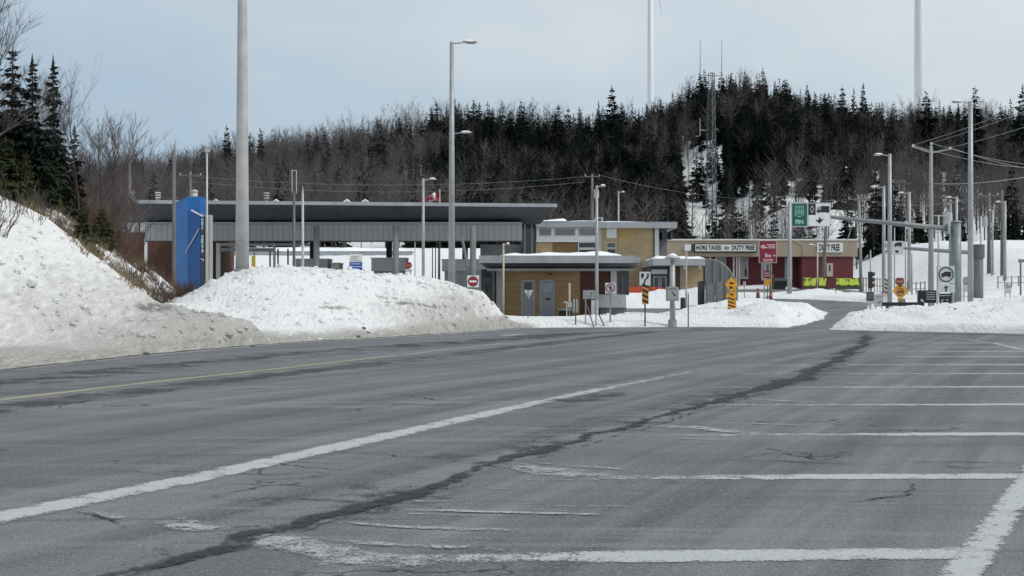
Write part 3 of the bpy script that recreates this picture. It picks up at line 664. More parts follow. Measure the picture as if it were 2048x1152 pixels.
def bare_mesh(seed, h, n1, n2, n3, spread=0.32, low=0.3, sides=3, tw=1.0):
    r = random.Random(seed); tr = MB(); tw_ = MB()
    pts = []; p = Vector((0, 0, -0.8)); d = Vector((r.uniform(-0.04, 0.04), r.uniform(-0.04, 0.04), 1)).normalized()
    K = 7
    for k in range(K + 1):
        pts.append(p.copy()); d = (d + Vector((r.uniform(-1, 1), r.uniform(-1, 1), 0)) * 0.055).normalized(); p = p + d * (h * 0.86 + 0.8) / K
    r0 = h * 0.0095
    rad = [max(0.012, r0 * (1 - 0.95 * k / K)) for k in range(K + 1)]
    tr.tube(pts, rad, 6)
    def at(t): q = t * K; k = min(int(q), K - 1); return pts[k].lerp(pts[k + 1], q - k)
    def br(mb, a, b, c, ra, rb):
        mb.tube([a, b, c], [ra, (ra + rb) * 0.55, rb], sides, False)
    for i in range(n1):
        t = low + (0.97 - low) * (i + r.random()) / n1
        a = r.uniform(0, 6.283); q_ = (t - low) / (0.97 - low); L_ = h * spread * (0.62 + 0.55 * math.sin(math.pi * min(1, q_ * 0.8 + 0.12))) * r.uniform(0.6, 1.2)
        up = r.uniform(0.7, 1.5) + 0.8 * q_; dv = Vector((math.cos(a), math.sin(a), up)).normalized()
        s = at(t); e = s + dv * L_; mid = s.lerp(e, 0.5) - Vector((0, 0, L_ * 0.06)); rb = max(0.012, r0 * 0.42 * (1.1 - t))
        br(tr if i % 2 == 0 else tw_, s, mid, e, rb, rb * 0.3)
        for j in range(n2):
            u = r.uniform(0.25, 1.0); q = s.lerp(mid, u * 2) if u < 0.5 else mid.lerp(e, u * 2 - 1)
            dv2 = (dv + Vector((r.uniform(-1, 1), r.uniform(-1, 1), r.uniform(-0.2, 0.9))) * 0.75).normalized(); L2 = L_ * r.uniform(0.28, 0.55)
            e2 = q + dv2 * L2; br(tw_, q, q.lerp(e2, 0.5) + Vector((0, 0, -0.04 * L2)), e2, rb * 0.42 * tw, rb * 0.15 * tw)
            for l in range(n3):
                q3 = q.lerp(e2, r.uniform(0.25, 1)); dv3 = (dv2 + Vector((r.uniform(-1, 1), r.uniform(-1, 1), r.uniform(-0.1, 1))) * 0.8).normalized()
                e3 = q3 + dv3 * L2 * r.uniform(0.35, 0.7); wv = dv3.cross(Vector((0.3, 0.8, 0.2))).normalized() * 0.0065 * tw
                tw_.tri(q3 - wv, q3 + wv, e3)
    return tr, tw_
SPR = []; BAR = []
for k in range(6):
    hh = 13.0
    SPR.append([q.mesh(nm, M[mt]) for q, nm, mt in zip(spruce_mesh(100 + k, hh, 30, 8, 5, [2.3, 1.8, 2.8, 1.6, 3.1, 2.1][k], [0, 0, .2, 0, .35, .1][k]), ('trunk', 'crown'), ('bark_far', 'needle_far'))])
for k in range(6):
    BAR.append([q.mesh(nm, M[mt]) for q, nm, mt in zip(bare_mesh(200 + k, 13.0, 19, 6, 5, [0.30, 0.25, 0.32, 0.28, 0.30, 0.22][k], [0.32, 0.4, 0.25, 0.42, 0.3, 0.2][k], 3, 2.6), ('trunk', 'crown'), ('bark_far', 'twig_far'))])
def plant(kind, x, y, h, base_h, meshes, label, cat, group, dz=-0.1):
    t = thing(kind, label, cat, (x, y, gz(x, y) + dz), group)
    s = h / base_h; sw = s * rng.uniform(0.75, 1.25); t.scale = (sw, sw * rng.uniform(0.9, 1.1), s); t.rotation_euler = (0, 0, rng.uniform(0, 6.28))
    for nm, me in zip(('trunk', 'crown'), meshes): link(nm, me, t)
    return t
# where the conifers gather on the hillside, by bearing (photo column) and share of spruce
BX = np.array([-300, 250, 420, 520, 640, 780, 860, 980, 1100, 1180, 1280, 1370, 1400, 1740, 1790, 1860, 1960, 2060, 2400])
BS = np.array([0.10, 0.10, 0.15, 0.12, 0.12, 0.25, 0.70, 0.80, 0.75, 0.70, 0.75, 0.5, 0.93, 0.93, 0.30, 0.45, 0.4, 0.5, 0.5])
def clear(x, y):
    if y < 176: return True
    c = 1024 + x / y * F
    if 1362 < c < 1452 and y < 338: return rng.random() < (0.92 if y < 300 else 0.86)     # open snowy slope below the mast
    if 1450 <= c < 1720 and y < 275: return rng.random() < (0.82 if y < 240 else 0.66)
    if c >= 1720 and y < 180: return True
    if c > 1640 and y < 315: return rng.random() < 0.42
    if 700 < c < 870 and y < 225: return rng.random() < 0.7
    return False
cand = []
for k in range(15000):
    d = 176 + 250 * (rng.random() ** 0.95); c = rng.uniform(-350, 2420)
    if rng.random() > 0.35 + 0.65 * d / 426: continue
    x = X_(c, d)
    if clear(x, d): continue
    low = ss(300, 250, np.array([d]))[0]
    sp = float(np.interp(c, BX, BS)) * (1 - (0.88 if c > 1370 else 0.45) * low) * float(np.clip(0.95 + 1.5 * fbm(np.array([x]), np.array([d]), 22.0, 2, 150)[0], 0.3, 1.3))
    cand.append((x, d, c, rng.random() < sp))
rng.shuffle(cand)
# the trees of the ridge and of the front rows show largest: built one by one
def rank(q): return (0 if q[1] > 352 else 1 if q[1] < 240 else 2) + (5 if not -60 < q[2] < 2110 else 0)
cand.sort(key=lambda q: rank(q) + 0.9 * rng.random())
ns = nb_ = 0; rest = []
for x, d, c, isp in cand:
    if isp and ns < 235:
        ns += 1; hgt = rng.uniform(5.5, 12.0) * (0.8 if d < 240 else 1.0)
        if d > 345 and rng.random() < 0.10: hgt *= 1.3
        plant('spruce_tree', x, d, hgt, 13.0, SPR[rng.randrange(6)], 'dark spruce tree standing among others on the wooded hillside', 'tree', 'spruces of the hillside wood')
    elif not isp and nb_ < 285:
        nb_ += 1
        plant('bare_tree', x, d, rng.uniform(9, 14), 13.0, BAR[rng.randrange(6)], 'leafless grey tree standing among others on the wooded hillside', 'tree', 'leafless trees of the hillside wood')
    else: rest.append((x, d, c, isp))
for x, top, d, k in [(455, 248, 352, 0), (522, 254, 350, 1), (632, 253, 350, 3), (682, 268, 320, 4), (800, 232, 345, 2), (872, 202, 368, 0), (886, 226, 350, 4), (946, 198, 362, 4), (930, 240, 330, 2), (1042, 197, 368, 0), (1064, 214, 350, 5), (1115, 208, 345, 2), (1137, 212, 352, 0), (1160, 212, 362, 1), (1195, 202, 356, 3), (1226, 170, 358, 0), (1246, 207, 345, 5), (1300, 240, 330, 4), (1322, 196, 368, 2), (1340, 200, 362, 3), (1400, 142, 372, 5), (1462, 150, 368, 1), (1480, 156, 360, 3), (1527, 133, 366, 4), (1568, 155, 366, 0), (1615, 168, 366, 5), (1650, 184, 360, 2), (1684, 170, 364, 0), (1706, 174, 360, 3), (1727, 165, 366, 1), (1856, 180, 322, 4), (1950, 170, 300, 2), (2046, 168, 300, 4), (1000, 260, 320, 4), (1250, 270, 310, 2), (760, 262, 320, 4),
                      (1745, 402, 192, 2), (1800, 388, 197, 0), (1838, 404, 188, 4), (1856, 420, 184, 5), (1898, 430, 184, 2), (1926, 436, 187, 0), (1990, 424, 192, 4), (2030, 404, 188, 2), (2050, 440, 184, 5), (1478, 412, 196, 4), (1520, 432, 186, 2), (1546, 420, 190, 0)]:
    xx = X_(x, d); g = gz(xx, d); plant('spruce_tree', xx, d, max(4.0, Z_(top, d) - g), 13.0, SPR[k], 'dark spruce tree standing among others on the wooded hillside', 'tree', 'spruces of the hillside wood')
# the remainder of the wood reads as one mass
def join(items, protos, name, label, mat):
    VS, FS = [], []; off = 0
    xs = np.array([q[0] for q in items]); ys_ = np.array([q[1] for q in items]); zs = ground(xs, ys_)[0]
    for (x, y, c, s), z in zip(items, zs):
        v, f = protos[rng.randrange(len(protos))]
        a = rng.uniform(0, 6.28); sc = rng.uniform(0.5, 1.05); sx = sc * rng.uniform(0.8, 1.25); ca, sa = math.cos(a), math.sin(a)
        w = np.empty_like(v); w[:, 0] = (v[:, 0] * ca - v[:, 1] * sa) * sx + x; w[:, 1] = (v[:, 0] * sa + v[:, 1] * ca) * sx + y; w[:, 2] = v[:, 2] * sc + z - 0.2
        VS.append(w); FS.append(f + off); off += len(v)
    V = np.concatenate(VS); Ft = np.concatenate(FS)
    me = bpy.data.meshes.new(name); me.vertices.add(len(V)); me.vertices.foreach_set('co', V.ravel())
    me.loops.add(len(Ft) * 3); me.loops.foreach_set('vertex_index', Ft.ravel().astype(np.int32))
    me.polygons.add(len(Ft)); me.polygons.foreach_set('loop_start', np.arange(0, len(Ft) * 3, 3, dtype=np.int32)); me.update()
    me.materials.append(mat); o = link(name, me); o['kind'] = 'stuff'; o['label'] = label; o['category'] = 'woodland'
    return o
def tris(*mbs):
    V, T = [], []
    for mb in mbs:
        o = len(V); V += mb.v
        for f in mb.f:
            for k in range(1, len(f) - 1): T.append((o + f[0], o + f[k], o + f[k + 1]))
    return np.array(V, float), np.array(T, np.int64)
lo_s = [tris(*spruce_mesh(300 + k, 12.5, 20, 7, 1, [2.0, 2.4, 1.8, 2.8][k])) for k in range(4)]
lo_b = []
for k in range(4):
    r = random.Random(400 + k); m = MB(); h = 11.5
    m.quad((-0.11, 0, -0.8), (0.11, 0, -0.8), (0.02, 0.2, h), (-0.02, 0.2, h)); m.quad((0, -0.11, -0.8), (0, 0.11, -0.8), (0.0, 0.22, h), (0.0, 0.18, h))
    for i in range(64):
        t = r.uniform(0.2, 0.85); a = r.uniform(0, 6.283); L_ = h * 0.24 * (0.6 + 0.55 * math.sin(math.pi * t)) * r.uniform(0.6, 1.2); s = Vector((0, 0.2 * t, h * t))
        if r.random() < 0.5: s = s + Vector((math.cos(a), math.sin(a), 0.9)) * L_ * r.uniform(0.1, 0.6)
        dv = Vector((math.cos(a + r.uniform(-.6, .6)), math.sin(a + r.uniform(-.6, .6)), r.uniform(0.7, 2.0))).normalized(); w = dv.cross(Vector((0, 1, 0.2))).normalized() * 0.034
        m.tri(s - w, s + w, s + dv * L_)
    lo_b.append(tris(m))
join([q for q in rest if q[3]], lo_s, 'far_spruce_wood', 'dense dark mass of spruces filling the wooded hillside', M['needle_far'])
join([q for q in rest if not q[3]], lo_b, 'far_bare_wood', 'brownish grey mass of leafless trees filling the wooded hillside', M['twig_far'])

# woods and single trees on the bank at the left of the road
NSP = [[q.mesh(nm, M[mt]) for q, nm, mt in zip(spruce_mesh(500 + k, 9.0, 34, 7, 12, [1.3, 1.1, 1.55][k], [0.6, 0.45, 0.7][k]), ('trunk', 'crown'), ('bark', 'needle'))] for k in range(3)]
NBR = [[q.mesh(nm, M[mt]) for q, nm, mt in zip(bare_mesh(600 + k, 9.0, 24, 8, 9, [0.30, 0.26, 0.32, 0.28][k], [0.3, 0.2, 0.35, 0.15][k], 4, 1.0), ('trunk', 'crown'), ('bark', 'twig'))] for k in range(4)]
NGR = [[q.mesh(nm, M[mt]) for q, nm, mt in zip(spruce_mesh(700 + k, 4.0, 20, 8, 12, 1.25, 0.2), ('trunk', 'crown'), ('bark', 'needle_green'))] for k in range(2)]
LS = 'thin ragged spruce rising from the snowy bank left of the road'; LB = 'leafless grey tree on the snowy bank left of the road'
for x, top, d, k, lb in [(22, 88, 47, 0, 'ragged dark spruce with the highest tip on the roadside bank'), (66, 108, 46, 1, 'narrow dark spruce between two others on the roadside bank'), (-12, 130, 45, 2, LS), (-70, 60, 44, 0, LS), (108, 112, 50, 1, 'slim spruce nearest to the leafless trees at the end of the bank wood'), (45, 200, 50, 2, LS), (150, 245, 52, 2, 'low broad spruce under the leafless trees at the end of the bank wood'), (-150, 30, 44, 1, LS)]:
    g = gz(X_(x, d), d)
    plant('spruce_tree', X_(x, d), d, Z_(top, d) - g, 9.0, NSP[k], lb, 'tree', 'ragged spruces on the roadside bank')
for x, top, d, k, lb in [(162, 145, 50, 0, 'slender leafless tree standing free at the end of the bank wood'), (120, 190, 53, 1, LB), (88, 165, 54, 2, LB), (140, 210, 57, 3, LB), (190, 240, 58, 1, LB), (210, 255, 62, 0, LB), (36, 175, 52, 1, LB), (-8, -10, 42, 2, 'tall leafless tree whose branches spread above the bank spruces'), (-60, 0, 41, 0, LB), (70, 150, 56, 3, LB), (235, 262, 66, 2, 'small leafless tree closest to the canopy roof'), (15, 170, 55, 3, LB), (178, 300, 60, 2, LB), (250, 290, 74, 1, LB), (-100, 20, 46, 1, LB)]:
    g = gz(X_(x, d), d)
    plant('bare_tree', X_(x, d), d, Z_(top, d) - g, 9.0, NBR[k], lb, 'tree', 'leafless trees on the roadside bank')
for x, top, d, k in [(75, 285, 47, 0), (98, 312, 48, 1), (52, 300, 45, 1), (118, 335, 51, 0), (135, 352, 52, 1), (30, 310, 44, 0), (155, 372, 53, 1)]:
    g = gz(X_(x, d), d)
    plant('young_cedar', X_(x, d), d, max(1.2, Z_(top, d) - g), 4.0, NGR[k], 'bushy olive green young conifer at the foot of the bank trees', 'conifer', 'young green conifers on the bank')
for x, y, hh, d in [(163, 500, 1.3, 36), (12, 420, 1.6, 33), (205, 478, 1.4, 45)]:
    xx = X_(x, d); plant('conifer_sapling', xx, d, hh, 4.0, NGR[0], 'small dark conifer sapling poking out of the snowy slope', 'sapling', 'conifer saplings in the slope')
# leafless shrubs
def shrub_mesh(seed, n, h, spread):
    r = random.Random(seed); m = MB()
    for i in range(n):
        a = r.uniform(0, 6.283); q = r.uniform(0, 0.35); p = Vector((math.cos(a) * q, math.sin(a) * q, -0.15)); dv = Vector((math.cos(a) * spread * r.random(), math.sin(a) * spread * r.random(), 1)).normalized(); L_ = h * r.uniform(0.5, 1.1)
        m.tube([p, p + dv * L_ * 0.5 + Vector((r.uniform(-.06, .06), r.uniform(-.06, .06), 0)), p + dv * L_], [0.012, 0.009, 0.004], 3, False)
        for j in range(6):
            s = p + dv * L_ * r.uniform(0.25, 0.95); e = (dv + Vector((r.uniform(-1, 1), r.uniform(-1, 1), r.uniform(-0.1, 0.6))) * 0.7).normalized(); w = e.cross(Vector((0.2, 0.9, 0.1))).normalized() * 0.008
            m.tri(s - w, s + w, s + e * L_ * r.uniform(0.2, 0.42))
    return m
SHR = [shrub_mesh(800 + k, 26, 1.3, 0.7).mesh('bare_shrub', M['brush']) for k in range(3)]
SHT = [shrub_mesh(820 + k, 12, 1.1, 0.8).mesh('bare_shrub', M['twig']) for k in range(3)]
def shrubs(n, zone, meshes, label, group, hs):
    for k in range(n):
        c, d = zone(); x = X_(c, d); o = link('bare_shrub', meshes[k % 3], None, (x, d, gz(x, d) - 0.02)); s = rng.uniform(*hs)
        o.scale = (s * rng.uniform(0.8, 1.3), s * rng.uniform(0.8, 1.3), s); o.rotation_euler = (0, 0, rng.uniform(0, 6.28)); tag(o, label, 'shrub', group)
def along(pts, wob, dj):
    def z():
        t = rng.random() * (len(pts) - 1); k = int(t); f = t - k
        return pts[k][0] + (pts[k + 1][0] - pts[k][0]) * f + rng.uniform(-wob, wob), pts[k][1] + (pts[k + 1][1] - pts[k][1]) * f + rng.uniform(-dj, dj)
    return z
def toe_x(y): return float(np.interp(y, [4, 13, 23, 33.0, 36.5, 41, 48, 58], [-17.5, -14.5, -10.8, -8.0, -9.2, -10.4, -11.0, -14]))
def slope_zone(ya, yb, ha, hb):
    def z():
        y = rng.uniform(ya, yb); x = toe_x(y) - ha - (hb - ha) * rng.random() ** 1.2; return 1024 + x / y * F, y
    return z
shrubs(170, slope_zone(40, 52, 0.2, 4.5), SHR, 'low reddish brown leafless shrub in the thicket below the blue wall', 'shrubs in the brown thicket', (0.22, 0.5))
shrubs(45, along([(90, 51), (140, 53), (190, 55), (235, 58)], 26, 3.0), SHR, 'tall reddish leafless shrub at the edge of the bank wood', 'shrubs at the wood edge', (0.8, 1.45))
shrubs(110, slope_zone(25, 41, 2.8, 8.0), SHT, 'sparse leafless shrub sticking out of the snowy roadside slope', 'sparse shrubs on the slope', (0.3, 0.9))
# dry grass showing through the snow of the bank
r = random.Random(5); m = MB()
z_ = slope_zone(32, 49, 1.2, 6.5)
for k in range(420):
    c, d = z_(); x = X_(c, d); m.v.append((x, d, 0))
pp = np.array(m.v); zg = ground(pp[:, 0], pp[:, 1])[0]; m = MB()
for (x, y, _), z in zip(pp, zg):
    for j in range(9):
        a = r.uniform(0, 6.28); p = Vector((x + r.uniform(-.14, .14), y + r.uniform(-.14, .14), z - 0.03)); e = p + Vector((math.cos(a) * 0.22, math.sin(a) * 0.22, r.uniform(0.12, 0.38))); m.tri(p + Vector((-0.013, 0, 0)), p + Vector((0.013, 0, 0)), e)
o = link('dry_grass', m.mesh('dry_grass', M['straw'])); o['kind'] = 'stuff'; o['label'] = 'straw coloured dry grass showing through the snow of the bank'; o['category'] = 'grass'
# icy snow lumps that rolled to the road edge
def lump_mesh(seed):
    r = random.Random(seed); m = MB(); n = 7
    rings = [(0.0, 0.55), (0.3, 1.0), (0.65, 0.8), (0.9, 0.35)]
    for z, q in rings: m.v += [(q * math.cos(6.283 * k / n) * r.uniform(0.75, 1.2), q * math.sin(6.283 * k / n) * r.uniform(0.75, 1.2), z * 1.1 - 0.2 + r.uniform(-.08, .08)) for k in range(n)]
    for a in range(3): m.f += [(a * n + k, a * n + (k + 1) % n, (a + 1) * n + (k + 1) % n, (a + 1) * n + k) for k in range(n)]
    m.f.append(tuple(3 * n + k for k in range(n))); return m
LUMP = [lump_mesh(900 + k).mesh('snow_lump', M['rsnow']) for k in range(4)]
DLUMP = [lump_mesh(910 + k).mesh('dirt_lump', plain('dirt_lump', (0.10, 0.095, 0.085), 0.9)) for k in range(3)]
for x, y, s in [(76, 732, .06), (535, 687, .06), (640, 681, .06)]:
    g = gp(x, y); o = link('snow_lump', LUMP[rng.randrange(4)], None, (*g, gz(*g))); o.scale = (s * 1.4, s, s); o.rotation_euler = (0, 0, rng.uniform(0, 6)); tag(o, 'whitish lump of icy snow lying at the foot of the dirty bank', 'snow lump', 'snow lumps beside the road')
for x, y, s in [(505, 693, .10), (514, 691, .07), (716, 677, .11), (727, 674, .13), (736, 675, .1), (755, 676, .07), (292, 709, .12), (300, 710, .07), (1910, 655, .09), (1985, 645, .10)]:
    g = gp(x, y); o = link('dirt_lump', DLUMP[rng.randrange(3)], None, (*g, max(0.0, gz(*g)))); o.scale = (s * 0.9, s * .6, s * .55); o.rotation_euler = (0, 0, rng.uniform(0, 6)); tag(o, 'dark lump of dirty ice at the edge of the road', 'ice lump', 'dark ice lumps beside the road')
# ------------------------------------------------------------------ buildings
def cover_snow(root, x0, x1, y0, y1, z, h, seed=0, name='snow_cover', nx=26, ny=8):
    """uneven blanket of snow on a flat roof"""
    m = MB()
    for j in range(ny + 1):
        for i in range(nx + 1):
            u, v = i / nx, j / ny; e = min(1, 9 * min(u, 1 - u)) * min(1, 4 * min(v, 1 - v))
            xx = x0 + (x1 - x0) * u; yy = y0 + (y1 - y0) * v
            n = float(fbm(np.array([xx]), np.array([yy]), 2.6, 3, 130 + seed)[0])
            m.v.append((xx, yy, z + 0.004 + h * (e ** 0.5) * (0.75 + 0.9 * n) * (1 if 0 < u < 1 and 0 < v < 1 else 0)))
    for j in range(ny):
        for i in range(nx): k = j * (nx + 1) + i; m.f.append((k, k + 1, k + nx + 2, k + nx + 1))
    return part(root, name, m, M['rsnow'], smooth=True)
def boards(root, name, x0, x1, z0_, z1, y, mat, bh=0.14, th=0.025):
    """horizontal board cladding: every board a real batten with an open joint (too thin to pick apart)"""
    m = MB(); z = z0_
    while z < z1 - 0.02: m.box(x0, x1, y - th, y, z, min(z + bh - 0.012, z1)); z += bh
    return part(root, name, m, mat, kind='stuff')
def framed(root, x0, x1, z0_, z1, y, gm, fm, fw=0.06, name='window', mull=()):
    """window proud of the wall at y: a frame with its pane as sub-part"""
    m = MB(); m.box(x0, x1, y - 0.05, y, z0_, z0_ + fw).box(x0, x1, y - 0.05, y, z1 - fw, z1).box(x0, x0 + fw, y - 0.05, y, z0_ + fw, z1 - fw).box(x1 - fw, x1, y - 0.05, y, z0_ + fw, z1 - fw)
    for q in mull: m.box(q - fw / 2, q + fw / 2, y - 0.045, y, z0_ + fw, z1 - fw)
    w = part(root, name, m, fm); part(w, 'pane', MB().box(x0 + fw, x1 - fw, y - 0.02, y - 0.004, z0_ + fw, z1 - fw), gm); return w

# --- inspection canopy with its up-swept soffit
C = thing('inspection_canopy', 'long grey customs canopy with dark upswept roof over the inspection lanes', 'canopy', (X_(690, 105), 105, z0(105)))
XL, XR = X_(272, 98), X_(1113, 102)
def yfr(x): return 98 + 4 * (x - XL) / (XR - XL)
ztop = Z_(400, 98); xw0, xw1 = X_(288, 105), X_(1044, 107.4); zf1, zf0 = Z_(447, 105), Z_(481, 105)
n = 110; pr = MB()
for k in range(n):                          # soffit of standing-seam strips
    a, b = k / n, (k + 0.93) / n
    xa, xb = XL + (XR - XL) * a, XL + (XR - XL) * b; wa, wb = xw0 + (xw1 + 1.2 - xw0) * a, xw0 + (xw1 + 1.2 - xw0) * b
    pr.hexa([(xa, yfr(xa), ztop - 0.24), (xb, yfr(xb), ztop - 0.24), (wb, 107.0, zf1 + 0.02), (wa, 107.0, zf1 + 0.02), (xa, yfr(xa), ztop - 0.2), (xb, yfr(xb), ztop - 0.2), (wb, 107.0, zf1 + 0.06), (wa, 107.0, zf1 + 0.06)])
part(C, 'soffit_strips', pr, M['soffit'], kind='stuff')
m = MB().hexa([(XL, 98, ztop - 0.2), (XR, 102, ztop - 0.2), (xw1 + 1.5, 107.2, zf1 + 0.08), (xw0, 107.2, zf1 + 0.08), (XL, 98, ztop - 0.12), (XR, 102, ztop - 0.12), (xw1 + 1.5, 107.2, zf1 + 0.5), (xw0, 107.2, zf1 + 0.5)])
part(C, 'roof', m, M['dark'])
part(C, 'roof_edge', MB().hexa([(XL - .05, 97.9, ztop - 0.26), (XR + .05, 101.9, ztop - 0.26), (XR + .05, 102.0, ztop - 0.26), (XL - .05, 98.0, ztop - 0.26), (XL - .05, 97.9, ztop), (XR + .05, 101.9, ztop), (XR + .05, 102.3, ztop + .03), (XL - .05, 98.3, ztop + .03)]), M['fascia_l'])
e0 = (XR, 102.0, ztop - 0.16); part(C, 'gable_trim', MB().tube([e0, (xw1 + 1.5, 107.1, zf1 + 0.3)], 0.07, 6), M['fascia_l'])
part(C, 'top_rail', MB().box(xw0, xw1, 105.02, 105.25, zf1 - 0.02, zf1 + 0.12), M['fascia_l'])
part(C, 'lane_beam', MB().box(xw0, xw1, 105.4, 107.2, zf0 + 0.12, zf1), M['dark'])
npan = 68; pw = (xw1 - xw0) / npan
pm = MB().box(0.012, pw - 0.012, 0, 0.06, 0, zf1 - zf0 - 0.04); pme = pm.mesh('fascia_panel', M['fascia'])
for k in range(npan):
    o = link('fascia_panel', pme, C); o.location = Vector((xw0 + pw * k, 105.3 + 0.012 * (k % 2), zf0)) - C.location
part(C, 'bottom_rail', MB().box(xw0, xw1, 105.28, 105.45, zf0 - 0.10, zf0 - 0.004), M['dark'])
for xp in (352, 633, 791.5, 946): x = X_(xp, 101.5); part(C, 'pillar', MB().tube([(x, 101.5, z0(101.5) - .3), (x, 101.5, Z_(452, 101.5))], 0.24, 12), M['conc_d'], smooth=True)
for xp in (625, 778, 930): x = X_(xp, 112); part(C, 'rear_pillar', MB().box(x - .24, x + .24, 112, 112.5, z0(112) - .3, zf1 - 0.3), M['black'])
part(C, 'rear_roof', MB().box(xw0, xw1 - 1, 107.3, 122, zf1 - 0.75, zf1 - 0.35), M['dark'])
def ventilator(x, y, w, h, label):
    d = 108; p = px(x, y, d); v = thing('roof_ventilator', label, 'ventilator', (p.x, d, zf1 + .1)); W_ = w * d / F / 2; H_ = h * d / F
    part(v, 'neck', MB().tube([(p.x, d, zf1 - .2), (p.x, d, p.z + .05)], W_ * 0.5, 8), M['galv'])
    for k in range(3): z = p.z + H_ * k / 3; part(v, 'louvre', MB().tube([(p.x, d, z), (p.x, d, z + H_ * .12), (p.x, d, z + H_ * .24)], [W_ * .7, W_, W_ * .75], 10), M['offwhite'])
    part(v, 'core', MB().tube([(p.x, d, p.z), (p.x, d, p.z + H_)], W_ * 0.55, 8), M['dark'])
ventilator(316, 398, 13, 15, 'pale louvred ventilator on the canopy roof left of the blue wall')
ventilator(533, 399, 13, 15, 'pale louvred ventilator on the canopy roof beside the tall mast')
for x in (561, 700, 736, 443): d = 101.5; p = px(x, 405, d); part(C, 'roof_lamp', MB().tube([(p.x - .25, 99.6, ztop - .02), (p.x, 99.6, ztop + .12), (p.x + .25, 99.6, ztop - .02)], [.06, .1, .06], 6), M['white'])

# brick and panel annex at the left end
A = thing('brick_annex', 'low brown brick annex with white upper panels behind the snowy bank', 'building', (X_(300, 114), 114, z0(114)))
x0, x1 = X_(246, 114), X_(420, 114)
part(A, 'wall', MB().box(x0, x1, 114, 124, z0(114) - .4, Z_(465, 114)), M['brick'])
part(A, 'flat_roof', MB().box(x0 - .3, x1, 113.7, 124.3, Z_(444, 114), Z_(441, 114)), M['dark'])
for xa, xb in ((256, 279), (281, 303), (305, 330), (332, 356)): part(A, 'wall_panel', MB().box(X_(xa, 114), X_(xb, 114) - .06, 113.9, 114.6, Z_(464.6, 114), Z_(445, 114)), M['offwhite'])
part(A, 'core', MB().box(x0 + .2, x1, 114.7, 123, Z_(466, 114), Z_(444, 114)), M['dark'])
part(A, 'door', MB().box(X_(289, 114), X_(295, 114), 113.94, 114.0 - .003, z0(114), Z_(475, 114)), M['white'])

# --- blue sign wall
d = 92; B = thing('blue_sign_wall', 'tall blue angular sign wall with mosaic edge in front of the canopy', 'sign wall', (X_(382, d), d, z0(d)))
g0 = z0(d) - .4
part(B, 'tall_panel', MB().hexa([(X_(346, d + 1.6), d + 1.6, g0), (X_(375, d), d, g0), (X_(399, d), d + .1, g0), (X_(399, d), d + 1.9, g0), (X_(346, d + 1.6), d + 1.6, Z_(404, d)), (X_(375, d), d, Z_(393.5, d)), (X_(399, d), d + .1, Z_(392, d)), (X_(399, d), d + 1.9, Z_(392, d))]), M['blue'])
part(B, 'lower_wing', MB().hexa([(X_(378, d), d - .35, g0), (X_(405, d), d - .7, g0), (X_(411, d), d + .6, g0), (X_(400, d), d + .9, g0), (X_(378, d), d - .35, Z_(420, d)), (X_(405, d), d - .7, Z_(432, d)), (X_(411, d), d + .6, Z_(432, d)), (X_(400, d), d + .9, Z_(420, d))]), M['blue_d'])
part(B, 'white_coping', MB().tube([(X_(387, d), d - .6, Z_(421.5, d)), (X_(411, d), d - .72, Z_(434, d))], .07, 5), M['offwhite'])
part(B, 'diagonal_trim', MB().tube([(X_(373, d), d - .42, Z_(506, d)), (X_(389, d), d - .62, Z_(482, d)), (X_(403, d), d - .78, Z_(459, d))], .045, 5), M['fascia_l'])
r = random.Random(3)
part(B, 'edge_strip', MB().box(X_(405.5, d), X_(412, d), d - .62, d - .5, g0, Z_(436, d)), M['dark'])
zz_ = 437
while zz_ < 520:
    hh_ = r.uniform(5, 11); xa = 406 + r.uniform(0, 1.5); xb = 411 + r.uniform(0, 1.5)
    part(B, 'mosaic_shard', MB().slab([(X_(xa, d), Z_(zz_, d)), (X_(xb, d), Z_(zz_ + r.uniform(0, 3), d)), (X_(xb - r.uniform(0, 3), d), Z_(zz_ + hh_, d)), (X_(xa, d), Z_(zz_ + hh_ - r.uniform(1, 4), d))], d - .66, d - .624), M[r.choice(['teal_p', 'offwhite', 'dark', 'teal_p'])]); zz_ += hh_
part(B, 'end_column', MB().box(X_(413, d), X_(423, d), d - .4, d + .4, g0, Z_(430, d)), M['concrete'])
v = thing('roof_vent', 'small white vent cap standing behind the top of the blue wall', 'vent', (X_(389, 100), 100, ztop))
part(v, 'drum', MB().tube([(X_(389, 100), 100, ztop - .4), (X_(389, 100), 100, Z_(384, 100))], .24, 12), M['offwhite'], smooth=True)
part(v, 'cap', MB().tube([(X_(389, 100), 100, Z_(384, 100)), (X_(389, 100), 100, Z_(382, 100)), (X_(389, 100), 100, Z_(379, 100))], [.3, .3, .05], 12), M['offwhite'])

# --- things in the lanes under the canopy
def booth(x0p, x1p, ytop, d, label, snow=False):
    b = thing('inspection_booth', label, 'booth', (X_((x0p + x1p) / 2, d), d, z0(d))); xa, xb = X_(x0p, d), X_(x1p, d); zt = Z_(ytop, d); g = z0(d) - .3; zb = Z_(542, d)
    part(b, 'base', MB().box(xa + .2, xb - .2, d, d + 2.2, g, zb), M['conc_d'])
    part(b, 'band', MB().box(xa, xb, d - .15, d + 2.4, zb + 0.9 if zt - zb > 1.6 else zb, zt), M['greyp'])
    if zt - zb > 1.6: part(b, 'window', MB().box(xa + .3, xb - .3, d + .05, d + 2.1, zb, zb + 0.9), M['glass'])
    part(b, 'counter', MB().box(xa - .06, xb + .06, d - .22, d + 2.46, zt, zt + .07), M['concrete'])
    return b
booth(592, 656, 519, 104, 'low grey inspection booth by the canopy pillar beside the pale pole')
booth(743, 812, 517, 104, 'grey inspection booth with dark window behind the blue panel sign')
booth(884, 985, 520, 104, 'wide dark inspection booth behind the no entry sign')
